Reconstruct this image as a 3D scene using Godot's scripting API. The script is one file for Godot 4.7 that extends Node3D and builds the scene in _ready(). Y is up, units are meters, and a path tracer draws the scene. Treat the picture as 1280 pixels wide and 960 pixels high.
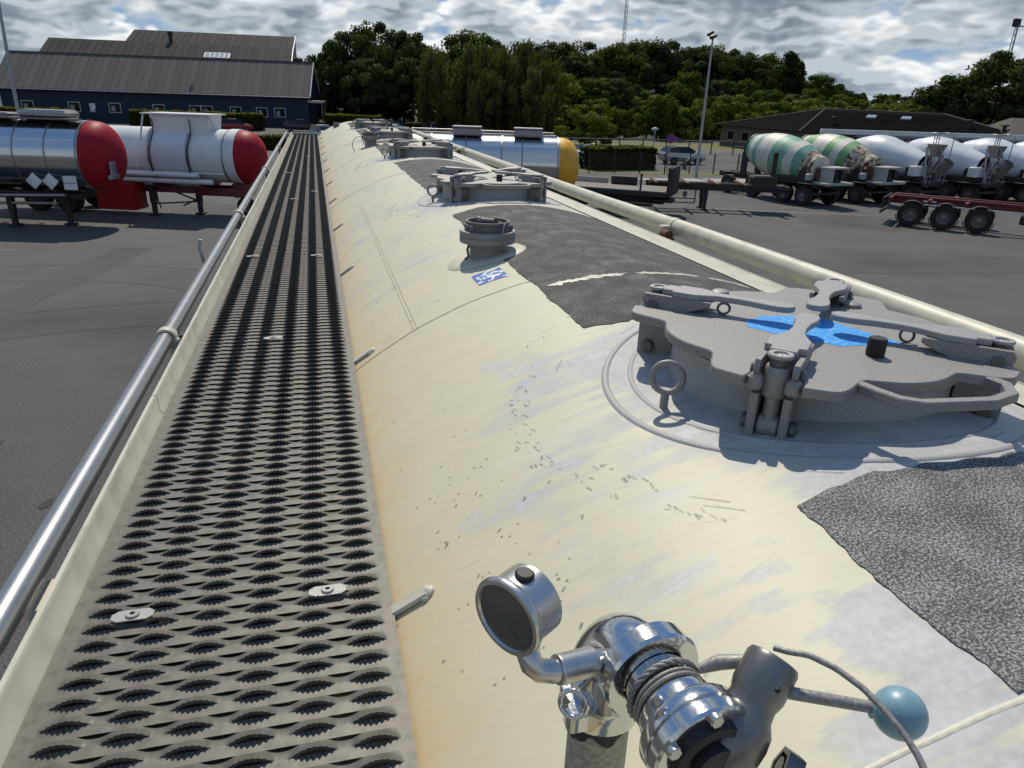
extends Node3D
# A yard of parked tank trailers, seen from the top of one of them.

class MB:
	# collects triangles with normals, uvs and colours
	var v := PackedVector3Array()
	var n := PackedVector3Array()
	var uv := PackedVector2Array()
	var co := PackedColorArray()
	var c := Color(1, 1, 1)
	var xf := Transform3D.IDENTITY
	var nb := Basis.IDENTITY

	func at(t: Transform3D) -> MB:
		xf = t
		nb = t.basis.inverse().transposed()
		return self

	func tri(a: Vector3, b: Vector3, d: Vector3, na: Vector3, n2: Vector3, n3: Vector3, ua := Vector2.ZERO, ub := Vector2.ZERO, ud := Vector2.ZERO) -> void:
		var A := xf * a
		var B := xf * b
		var D := xf * d
		var NA := (nb * na).normalized()
		var NB := (nb * n2).normalized()
		var ND := (nb * n3).normalized()
		if (B - A).cross(D - A).dot(NA + NB + ND) > 0.0:
			v.append_array([A, D, B]); n.append_array([NA, ND, NB]); uv.append_array([ua, ud, ub])
		else:
			v.append_array([A, B, D]); n.append_array([NA, NB, ND]); uv.append_array([ua, ub, ud])
		co.append_array([c, c, c])

	func quad(a: Vector3, b: Vector3, d: Vector3, e: Vector3, nn := Vector3.ZERO) -> void:
		var m := nn
		if m == Vector3.ZERO:
			m = (b - a).cross(e - a).normalized()
		tri(a, b, d, m, m, m, Vector2(0, 0), Vector2(1, 0), Vector2(1, 1))
		tri(a, d, e, m, m, m, Vector2(0, 0), Vector2(1, 1), Vector2(0, 1))

	func quads(a: Vector3, b: Vector3, d: Vector3, e: Vector3, na: Vector3, n2: Vector3, n3: Vector3, n4: Vector3) -> void:
		tri(a, b, d, na, n2, n3)
		tri(a, d, e, na, n3, n4)

	func prism(poly: PackedVector2Array, y0: float, y1: float, bev := 0.0, smooth := 35.0, hole := PackedVector2Array()) -> void:
		var k := poly.size()
		var area := 0.0
		for i in k:
			area += poly[i].cross(poly[(i + 1) % k])
		var p := poly.duplicate()
		if area < 0.0:
			p.reverse()
		var en := []          # outward edge normals
		for i in k:
			var d := (p[(i + 1) % k] - p[i]).normalized()
			en.append(Vector2(d.y, -d.x))
		var inset := PackedVector2Array()
		for i in k:
			var m: Vector2 = (en[i] + en[(i + k - 1) % k])
			m = m / maxf(0.5, 1.0 + (en[i] as Vector2).dot(en[(i + k - 1) % k]))
			inset.append(p[i] - m * bev)
		var lim := cos(deg_to_rad(smooth))
		var rings := [[inset, y0], [p, y0 + bev], [p, y1 - bev], [inset, y1]]
		for i in k:
			var j := (i + 1) % k
			var ni: Vector2 = en[i]
			var nj: Vector2 = en[i]
			var prev: Vector2 = en[(i + k - 1) % k]
			var nxt: Vector2 = en[j]
			if prev.dot(en[i]) > lim:
				ni = (prev + en[i]).normalized()
			if nxt.dot(en[i]) > lim:
				nj = (nxt + en[i]).normalized()
			for r in 3:
				if r != 1 and bev <= 0.0:
					continue
				var s := [-0.8, 0.0, 0.8][r] as float
				var a: PackedVector2Array = rings[r][0]
				var b: PackedVector2Array = rings[r + 1][0]
				var ya: float = rings[r][1]
				var yb: float = rings[r + 1][1]
				var N1 := Vector3(ni.x, s, ni.y).normalized()
				var N2 := Vector3(nj.x, s, nj.y).normalized()
				quads(Vector3(a[i].x, ya, a[i].y), Vector3(a[j].x, ya, a[j].y), Vector3(b[j].x, yb, b[j].y), Vector3(b[i].x, yb, b[i].y), N1, N2, N2, N1)
		var t := Geometry2D.triangulate_polygon(inset)
		for q in range(0, t.size(), 3):
			for side in 2:
				var y := y1 if side == 1 else y0
				var nn := Vector3(0, 1 if side == 1 else -1, 0)
				tri(Vector3(inset[t[q]].x, y, inset[t[q]].y), Vector3(inset[t[q + 1]].x, y, inset[t[q + 1]].y), Vector3(inset[t[q + 2]].x, y, inset[t[q + 2]].y), nn, nn, nn)

	func box(ctr: Vector3, s: Vector3, bev := 0.0) -> void:
		var h := s / 2.0
		if bev <= 0.0:
			var q := PackedVector2Array([Vector2(ctr.x - h.x, ctr.z - h.z), Vector2(ctr.x + h.x, ctr.z - h.z), Vector2(ctr.x + h.x, ctr.z + h.z), Vector2(ctr.x - h.x, ctr.z + h.z)])
			prism(q, ctr.y - h.y, ctr.y + h.y)
			return
		var b := bev
		var q2 := PackedVector2Array()
		for m in [Vector2(-h.x, -h.z + b), Vector2(-h.x + b, -h.z), Vector2(h.x - b, -h.z), Vector2(h.x, -h.z + b), Vector2(h.x, h.z - b), Vector2(h.x - b, h.z), Vector2(-h.x + b, h.z), Vector2(-h.x, h.z - b)]:
			q2.append(m + Vector2(ctr.x, ctr.z))
		prism(q2, ctr.y - h.y, ctr.y + h.y, b, 50.0)

	func lathe(prof: Array, sides := 24, o := Vector3.ZERO, bs := Basis.IDENTITY, sx := 1.0) -> void:
		# prof: Vector2(radius, height along bs.y)
		var m := prof.size()
		var sn := []
		for i in m - 1:
			var d: Vector2 = (prof[i + 1] - prof[i])
			sn.append(Vector2(d.y, -d.x).normalized())
		for i in m - 1:
			if (prof[i + 1] - prof[i]).length() < 1e-6:
				continue
			var n0: Vector2 = sn[i]
			var n1: Vector2 = sn[i]
			if i > 0 and sn[i].dot(sn[i - 1]) > 0.8:
				n0 = (sn[i] + sn[i - 1]).normalized()
			if i < m - 2 and sn[i].dot(sn[i + 1]) > 0.8:
				n1 = (sn[i] + sn[i + 1]).normalized()
			for k in sides:
				var a0 := TAU * k / sides
				var a1 := TAU * (k + 1) / sides
				var e0 := Vector3(cos(a0) * sx, 0, sin(a0))
				var e1 := Vector3(cos(a1) * sx, 0, sin(a1))
				var p0: Vector3 = o + bs * (e0 * prof[i].x + Vector3(0, prof[i].y, 0))
				var p1: Vector3 = o + bs * (e1 * prof[i].x + Vector3(0, prof[i].y, 0))
				var p2: Vector3 = o + bs * (e1 * prof[i + 1].x + Vector3(0, prof[i + 1].y, 0))
				var p3: Vector3 = o + bs * (e0 * prof[i + 1].x + Vector3(0, prof[i + 1].y, 0))
				var N00 := bs * (e0 * n0.x + Vector3(0, n0.y, 0))
				var N10 := bs * (e1 * n0.x + Vector3(0, n0.y, 0))
				var N11 := bs * (e1 * n1.x + Vector3(0, n1.y, 0))
				var N01 := bs * (e0 * n1.x + Vector3(0, n1.y, 0))
				if prof[i].x > 1e-6:
					tri(p0, p1, p2, N00, N10, N11)
				if prof[i + 1].x > 1e-6 or prof[i].x <= 1e-6:
					tri(p0, p2, p3, N00, N11, N01)

	func cyl(a: Vector3, b: Vector3, r: float, sides := 16, r2 := -1.0, bev := 0.0) -> void:
		var d := b - a
		var L := d.length()
		var q := r if r2 < 0.0 else r2
		var pr := [Vector2(0, 0), Vector2(r - bev, 0)]
		if bev > 0.0:
			pr.append(Vector2(r, bev)); pr.append(Vector2(q, L - bev))
		else:
			pr.append(Vector2(q, L))
		if bev > 0.0:
			pr.append(Vector2(q - bev, L))
		pr.append(Vector2(0, L))
		lathe(pr, sides, a, MB.up(d))

	static func up(d: Vector3) -> Basis:
		var y := d.normalized()
		var h := Vector3(1, 0, 0) if absf(y.x) < 0.8 else Vector3(0, 0, 1)
		var z := h.cross(y).normalized()
		return Basis(y.cross(z), y, z)

	func sphere(o: Vector3, r: float, sides := 20, sq := 1.0, bs := Basis.IDENTITY) -> void:
		var pr := []
		var m := int(sides / 2.0)
		for i in m + 1:
			var a := -PI / 2 + PI * i / m
			pr.append(Vector2(maxf(cos(a) * r, 0.0), sin(a) * r * sq))
		lathe(pr, sides, o, bs)

	func tube(path: Array, r, sides := 10, caps := true) -> void:
		var k := path.size()
		var f := MB.up(path[1] - path[0])
		var prevp := []
		var prevn := []
		for i in k:
			var d: Vector3
			if i == 0:
				d = path[1] - path[0]
			elif i == k - 1:
				d = path[k - 1] - path[k - 2]
			else:
				d = (path[i + 1] - path[i]).normalized() + (path[i] - path[i - 1]).normalized()
			d = d.normalized()
			var ax := f.y.cross(d)
			if ax.length() > 1e-5:
				f = Basis(ax.normalized(), f.y.angle_to(d)) * f
			var rr: float = r[i] if r is Array else r
			var ps := []
			var ns := []
			for s in sides:
				var a := TAU * s / sides
				var e := f.x * cos(a) + f.z * sin(a)
				ps.append(path[i] + e * rr)
				ns.append(e)
			if i > 0:
				for s in sides:
					var t := (s + 1) % sides
					quads(prevp[s], prevp[t], ps[t], ps[s], prevn[s], prevn[t], ns[t], ns[s])
			if caps and (i == 0 or i == k - 1):
				var q := -d if i == 0 else d
				for s in sides:
					tri(path[i], ps[s], ps[(s + 1) % sides], q, q, q)
			prevp = ps
			prevn = ns

	func torus(o: Vector3, axis: Vector3, R: float, r: float, sides := 28, m := 10, a0 := 0.0, a1 := TAU) -> void:
		var b := MB.up(axis)
		var path := []
		for i in sides + 1:
			var a := lerpf(a0, a1, float(i) / sides)
			path.append(o + b.x * cos(a) * R + b.z * sin(a) * R)
		tube(path, r, m, absf(a1 - a0) < TAU - 0.01)

	func surf(f: Callable, nu: int, nv: int, uvs := false) -> void:
		# f(u, v) -> Vector3 over the unit square, smooth normals
		var p := []
		for j in nv + 1:
			for i in nu + 1:
				p.append(f.call(float(i) / nu, float(j) / nv))
		var ns := []
		for j in nv + 1:
			for i in nu + 1:
				var dx: Vector3 = p[j * (nu + 1) + mini(i + 1, nu)] - p[j * (nu + 1) + maxi(i - 1, 0)]
				var dz: Vector3 = p[mini(j + 1, nv) * (nu + 1) + i] - p[maxi(j - 1, 0) * (nu + 1) + i]
				var q := dz.cross(dx).normalized()
				ns.append(q if q.length() > 0.5 else Vector3.UP)
		for j in nv:
			for i in nu:
				var a := j * (nu + 1) + i
				var b := a + 1
				var d := a + nu + 2
				var e := a + nu + 1
				var ua := Vector2(float(i) / nu, float(j) / nv)
				var ub := Vector2(float(i + 1) / nu, float(j) / nv)
				var ud := Vector2(float(i + 1) / nu, float(j + 1) / nv)
				var ue := Vector2(float(i) / nu, float(j + 1) / nv)
				tri(p[a], p[b], p[d], ns[a], ns[b], ns[d], ua, ub, ud)
				tri(p[a], p[d], p[e], ns[a], ns[d], ns[e], ua, ud, ue)

	func empty() -> bool:
		return v.is_empty()

	func add_to(m: ArrayMesh, mat: Material) -> void:
		if v.is_empty():
			return
		var a := []
		a.resize(Mesh.ARRAY_MAX)
		a[Mesh.ARRAY_VERTEX] = v
		a[Mesh.ARRAY_NORMAL] = n
		a[Mesh.ARRAY_TEX_UV] = uv
		a[Mesh.ARRAY_COLOR] = co
		m.add_surface_from_arrays(Mesh.PRIMITIVE_TRIANGLES, a)
		m.surface_set_material(m.get_surface_count() - 1, mat)

var taken := {}
var rng := RandomNumberGenerator.new()
var M := {}

func numbered(parent: Node, called: String) -> String:
	var key := str(parent.get_instance_id()) + called
	var k: int = taken.get(key, 0)
	taken[key] = k + 1
	return called if k == 0 else "%s_%03d" % [called, k]

func part(parent: Node, called: String, b: MB, mat: Material) -> MeshInstance3D:
	var m := ArrayMesh.new()
	b.add_to(m, mat)
	return part_mesh(parent, called, m)

func part2(parent: Node, called: String, list: Array) -> MeshInstance3D:
	var m := ArrayMesh.new()
	for k in list:
		(k[0] as MB).add_to(m, k[1])
	return part_mesh(parent, called, m)

func part_mesh(parent: Node, called: String, m: Mesh) -> MeshInstance3D:
	var o := MeshInstance3D.new()
	o.name = numbered(parent, called)
	o.mesh = m
	parent.add_child(o, true)
	return o

func node(parent: Node, called: String, t := Transform3D.IDENTITY) -> Node3D:
	var o := Node3D.new()
	o.name = numbered(parent, called)
	o.transform = t
	parent.add_child(o, true)
	return o

func tag(o: Node, label: String, category: String, group := "") -> Node:
	o.set_meta("label", label)
	o.set_meta("category", category)
	if group:
		o.set_meta("group", group)
	return o

func thing(called: String, label: String, category: String, where: Vector3, turn := 0.0, group := "") -> Node3D:
	var o := node(self, called, Transform3D(Basis(Vector3.UP, turn), where))
	tag(o, label, category, group)
	return o

func struct(called: String, b: MB, mat: Material) -> MeshInstance3D:
	var o := part(self, called, b, mat)
	o.set_meta("kind", "structure")
	return o

func copy_of(src: Node3D, where: Vector3, turn: float, scl: Vector3, label: String, group := "", called := "") -> Node3D:
	var o: Node3D = src.duplicate()
	o.name = numbered(self, called if called else String(src.get_meta("base_name", src.name)).rstrip("0123456789").trim_suffix("_"))
	add_child(o, true)
	o.transform = Transform3D(Basis(Vector3.UP, turn).scaled_local(scl), where)
	o.set_meta("label", label)
	if group:
		o.set_meta("group", group)
	return o

func ramp(stops: Array) -> Gradient:
	var g := Gradient.new()
	var off := PackedFloat32Array()
	var cs := PackedColorArray()
	for s in stops:
		off.append(s[0]); cs.append(s[1])
	g.offsets = off
	g.colors = cs
	return g

func noise(seed_: int, freq: float, oct := 4, type := FastNoiseLite.TYPE_SIMPLEX_SMOOTH) -> FastNoiseLite:
	var f := FastNoiseLite.new()
	f.seed = seed_
	f.frequency = freq
	f.noise_type = type
	f.fractal_octaves = oct
	return f

func ntex(seed_: int, freq: float, size: int, stops: Array, oct := 4) -> NoiseTexture2D:
	var t := NoiseTexture2D.new()
	t.width = size
	t.height = size
	t.seamless = true
	t.seamless_blend_skirt = 0.2
	t.noise = noise(seed_, freq, oct)
	t.color_ramp = ramp(stops)
	return t

func grey(g: float) -> Color:
	return Color(g, g, g)

func mat(col: Color, rough := 0.6, metal := 0.0, spec := 0.5) -> StandardMaterial3D:
	# col: linear base colour
	var m := StandardMaterial3D.new()
	m.albedo_color = col.linear_to_srgb()
	m.roughness = rough
	m.metallic = metal
	m.metallic_specular = spec
	return m

func worn(col: Color, rough: float, metal: float, tex: Texture2D, scale: float, world := false) -> StandardMaterial3D:
	var m := mat(col, rough, metal)
	m.albedo_texture = tex
	m.uv1_triplanar = true
	m.uv1_world_triplanar = world
	m.uv1_scale = Vector3.ONE * scale
	return m

func setup_view() -> void:
	var cam := Camera3D.new()
	cam.name = "camera"
	cam.fov = 56.84
	cam.near = 0.05
	cam.far = 2000.0
	var fw := Vector3(0.24590917, -0.37115648, -0.89541697)
	var upv := Vector3(0.06643378, 0.92806514, -0.3664446)
	cam.transform = Transform3D(Basis(fw.cross(upv).normalized(), upv.normalized(), -fw.normalized()).orthonormalized(), Vector3(0, 4.7, 0))
	add_child(cam)
	cam.current = true

	var env := Environment.new()
	env.background_mode = Environment.BG_SKY
	env.tonemap_mode = Environment.TONE_MAPPER_LINEAR
	env.tonemap_exposure = 1.0
	env.sdfgi_enabled = true
	env.ssao_enabled = true
	env.ssil_enabled = true
	var sky := Sky.new()
	var ps := PanoramaSkyMaterial.new()
	ps.panorama = ImageTexture.create_from_image(cloud_sky())
	ps.energy_multiplier = 1.12
	sky.sky_material = ps
	env.sky = sky
	var we := WorldEnvironment.new()
	we.name = "environment"
	we.environment = env
	add_child(we)

	var sun := DirectionalLight3D.new()
	sun.name = "sun"
	sun.light_energy = 1.3
	sun.light_color = Color(1.0, 0.955, 0.88)
	sun.light_angular_distance = 0.5
	sun.shadow_enabled = true
	var to_sun := Vector3(0.15, 0.0, -0.985) * cos(deg_to_rad(52)) + Vector3(0, sin(deg_to_rad(52)), 0)
	sun.transform = Transform3D(Basis.looking_at(-to_sun.normalized(), Vector3(1, 0, 0)), Vector3(0, 30, 0))
	add_child(sun)

var sky_rows := []
var sky_n1: FastNoiseLite
var sky_n2: FastNoiseLite
var sky_n3: FastNoiseLite

func cloud_field(px: float, pz: float, dy: float) -> float:
	var a := sky_n1.get_noise_3d(px * 1.7, pz * 1.7, dy * 9.5)
	var b := absf(sky_n2.get_noise_3d(px * 5.2, pz * 5.2, dy * 20.0 + 4.0)) * 2.2 - 0.45
	var c := absf(sky_n3.get_noise_3d(px * 15.0, pz * 15.0, dy * 52.0 + 9.0)) * 2.0 - 0.4
	return a + 0.42 * b + 0.17 * c

func sky_color(dx: float, dy: float, dz: float) -> Vector3:
	# broken cumulus seen towards the light: grey-blue flat bases, bright torn edges, a few blue gaps
	if dy < -0.004:
		return Vector3(0.16, 0.16, 0.15)
	var h := maxf(dy, 0.0) + 0.36
	var px := dx / h
	var pz := dz / h
	var dens := cloud_field(px, pz, dy)
	# the same field a little higher: light from above catches the tops
	var h2 := h + 0.014
	var up := cloud_field(dx / h2, dz / h2, dy + 0.014)
	var lit := clampf((dens - up) * 3.4 + 0.42, 0.0, 1.0)
	var open := clampf((dy - 0.16) * 1.6, 0.0, 0.42)
	var t := clampf((dens + 0.56 - open * 1.5) * 4.0, 0.0, 1.0)
	var t2 := clampf((dens + 0.36) * 1.9, 0.0, 1.0)
	var blue := Vector3(0.11, 0.22, 0.44).lerp(Vector3(0.30, 0.43, 0.58), exp(-dy * 6.0))
	var white := Vector3(0.44, 0.50, 0.55).lerp(Vector3(0.92, 0.94, 0.95), lit)
	var base := Vector3(0.165, 0.205, 0.26).lerp(Vector3(0.46, 0.51, 0.55), lit * lit)
	var cl := white.lerp(base, t2 * t2 * (3.0 - 2.0 * t2))
	var c := blue.lerp(cl, t * t * (3.0 - 2.0 * t))
	var haze := exp(-maxf(dy, 0.0) * 28.0) * 0.4
	return c.lerp(Vector3(0.46, 0.53, 0.60), haze)

func sky_row(j: int, W: int, H: int, y0: int) -> void:
	var row := PackedFloat32Array()
	row.resize(W * 3)
	var el := PI / 2.0 - PI * (j + y0 + 0.5) / H
	var ce := cos(el)
	var se := sin(el)
	for i in W:
		var az := TAU * (i + 0.5) / W
		var c := sky_color(sin(az) * ce, se, cos(az) * ce)
		row[i * 3] = c.x
		row[i * 3 + 1] = c.y
		row[i * 3 + 2] = c.z
	sky_rows[j] = row

func rows_image(W: int, H: int, y0: int, full: int) -> Image:
	sky_rows = []
	sky_rows.resize(H)
	var id := WorkerThreadPool.add_group_task(func(j: int): sky_row(j, W, full, y0), H)
	WorkerThreadPool.wait_for_group_task_completion(id)
	var all := PackedByteArray()
	for r in sky_rows:
		all.append_array((r as PackedFloat32Array).to_byte_array())
	return Image.create_from_data(W, H, false, Image.FORMAT_RGBF, all)

func cloud_sky() -> Image:
	sky_n1 = noise(11, 0.62, 4)
	sky_n2 = noise(12, 0.62, 3)
	sky_n3 = noise(13, 0.62, 2)
	var whole := rows_image(512, 256, 0, 256)
	whole.resize(4096, 2048, Image.INTERPOLATE_CUBIC)
	var band := rows_image(4096, 136, 894, 2048)
	whole.blit_rect(band, Rect2i(0, 0, 4096, 136), Vector2i(0, 894))
	return whole

func setup_materials() -> void:
	rng.seed = 4711
	var grime := ntex(21, 0.012, 512, [[0.0, grey(0.78)], [0.45, grey(0.95)], [1.0, grey(1.0)]], 5)
	var fine := ntex(22, 0.08, 512, [[0.0, grey(0.6)], [0.5, grey(0.86)], [1.0, grey(1.0)]], 4)
	var streak := ntex(23, 0.03, 512, [[0.0, grey(0.72)], [0.5, grey(0.93)], [1.0, grey(1.0)]], 5)
	var rough_map := ntex(24, 0.05, 512, [[0.0, grey(0.55)], [1.0, grey(1.0)]], 4)
	var bump := ntex(25, 0.09, 512, [[0.0, grey(0.0)], [1.0, grey(1.0)]], 3)
	var castx := ntex(28, 0.05, 1024, [[0.0, grey(0.45)], [0.3, grey(0.74)], [0.55, grey(0.84)], [0.72, grey(0.9)], [0.8, Color(1.0, 0.99, 0.97)], [1.0, grey(1.2)]], 6)
	var faint := ntex(27, 0.006, 512, [[0.0, grey(0.86)], [0.4, grey(0.96)], [1.0, grey(1.0)]], 5)
	M.faint = faint
	M.fine = fine
	M.grime = grime
	M.streak = streak
	M.bump = bump
	M.cream = worn(Color(0.57, 0.55, 0.44), 0.5, 0.0, grime, 0.9)
	M.cream_dirty = worn(Color(0.50, 0.46, 0.35), 0.7, 0.0, fine, 3.0)
	M.steel = worn(Color(0.40, 0.395, 0.378), 0.55, 0.3, castx, 5.0)        # weathered cast aluminium of the lids
	M.steel.heightmap_enabled = true
	M.steel.heightmap_texture = bump
	M.steel.heightmap_scale = 0.005
	M.steel_dark = worn(Color(0.2, 0.2, 0.196), 0.5, 0.4, castx, 7.0)
	M.pale = worn(Color(0.50, 0.50, 0.49), 0.5, 0.35, castx, 6.0)          # rubbed bright faces of the arms
	M.galv = worn(Color(0.125, 0.121, 0.105), 0.52, 0.2, streak, 2.2)        # walkway plank
	M.galv.roughness = 0.55
	M.chrome = mat(Color(0.62, 0.63, 0.64), 0.12, 1.0)
	M.chrome.roughness_texture = rough_map
	M.chrome.uv1_triplanar = true
	M.chrome.uv1_scale = Vector3.ONE * 9.0
	M.chrome.roughness = 0.17
	M.brushed = worn(Color(0.58, 0.57, 0.55), 0.3, 1.0, faint, 12.0)
	M.cast = worn(Color(0.21, 0.206, 0.2), 0.36, 0.85, faint, 9.0)
	M.rubber = mat(Color(0.008, 0.008, 0.009), 0.55)
	M.black = mat(Color(0.018, 0.018, 0.02), 0.6)
	M.blackmetal = worn(Color(0.035, 0.035, 0.037), 0.6, 0.2, fine, 2.0)
	M.tyre = worn(Color(0.02, 0.02, 0.021), 0.85, 0.0, fine, 4.0)
	M.glass = mat(Color(0.012, 0.015, 0.017), 0.08, 0.0, 0.4)
	M.dial = mat(Color(0.075, 0.078, 0.068), 0.22, 0.0, 0.5)
	M.tick = mat(Color(0.11, 0.115, 0.105), 0.4)
	M.rail = worn(Color(0.40, 0.41, 0.42), 0.33, 0.92, faint, 3.0)
	M.clip = worn(Color(0.30, 0.30, 0.29), 0.55, 0.2, faint, 12.0)
	M.ball = worn(Color(0.20, 0.36, 0.44), 0.38, 0.0, grime, 9.0)
	M.blue = worn(Color(0.75, 0.8, 0.88), 0.6, 0.0, ntex(26, 0.02, 512, [[0.0, Color(0.03, 0.58, 0.92)], [0.5, Color(0.05, 0.62, 0.95)], [0.57, Color(0.25, 0.72, 0.96)], [0.64, Color(0.66, 0.76, 0.8)], [0.72, Color(0.08, 0.63, 0.95)], [1.0, Color(0.12, 0.66, 0.96)]], 6), 7.0)
	M.hub = mat(Color(0.16, 0.15, 0.15), 0.5, 0.5)
	M.redpaint = worn(Color(0.36, 0.016, 0.027), 0.5, 0.0, grime, 0.5)
	M.redpaint.metallic_specular = 0.25
	M.redframe = worn(Color(0.17, 0.018, 0.018), 0.6, 0.0, fine, 0.8)
	M.whitepaint = worn(Color(0.68, 0.70, 0.71), 0.42, 0.0, faint, 0.25)
	M.yellow = worn(Color(0.80, 0.40, 0.015), 0.5, 0.0, grime, 0.5)
	M.mirror = mat(Color(0.52, 0.54, 0.56), 0.10, 1.0)
	M.mirror.roughness_texture = rough_map
	M.mirror.roughness = 0.24
	M.mirror.uv1_triplanar = true
	M.alu = worn(Color(0.45, 0.45, 0.45), 0.4, 0.8, fine, 2.0)
	M.rust = worn(Color(0.16, 0.07, 0.035), 0.85, 0.0, fine, 1.0)
	M.pole = mat(Color(0.33, 0.34, 0.35), 0.5, 0.4)

const XC := 0.96
const TOP := 4.2
const RT := 1.42
const YW := 3.9
const Z1 := -16.3

var inv := Transform3D.IDENTITY

func mb() -> MB:
	return MB.new().at(inv)

func tank_y(x: float) -> float:
	var d := x - XC
	var R := RT
	if absf(d) < 0.913:
		return TOP - (R - sqrt(R * R - d * d))
	var e := absf(d) - 0.482
	return TOP - R + 1.088 - 0.7 + 0.7 - 0.7 + sqrt(maxf(0.49 - e * e, 0.0)) - 0.0

func tank_point(s: float) -> Vector2:
	# cross section by angle: top arc, side arc, flat side, mirrored below (s from 0 at the left bottom over the top to 1)
	var pts := tank_outline()
	var k := s * (pts.size() - 1)
	var i := mini(int(k), pts.size() - 2)
	return pts[i].lerp(pts[i + 1], k - i)

var outline_cache := PackedVector2Array()

func tank_outline() -> PackedVector2Array:
	if outline_cache.size():
		return outline_cache
	var half := []      # from the crown to the bottom, right side
	for i in 21:
		var a := deg_to_rad(40.0 * i / 20)
		half.append(Vector2(RT * sin(a), TOP - RT + RT * cos(a)))
	var cx := (RT - 0.7) * sin(deg_to_rad(40))
	var cy := TOP - RT + (RT - 0.7) * cos(deg_to_rad(40))
	for i in range(1, 9):
		var a := deg_to_rad(40.0 + 50.0 * i / 8)
		half.append(Vector2(cx + 0.7 * sin(a), cy + 0.7 * cos(a)))
	var low := []
	for p in half:
		low.append(Vector2(p.x, 2.0 * (cy - 0.3) - p.y))
	low.reverse()
	half.append_array(low)
	var out := PackedVector2Array()
	for i in range(half.size() - 1, -1, -1):
		out.append(Vector2(XC - half[i].x, half[i].y))
	for i in range(1, half.size()):
		out.append(Vector2(XC + half[i].x, half[i].y))
	outline_cache = out
	return out

# ---- paint texture of the shell ----
var tex_rows := []

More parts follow.
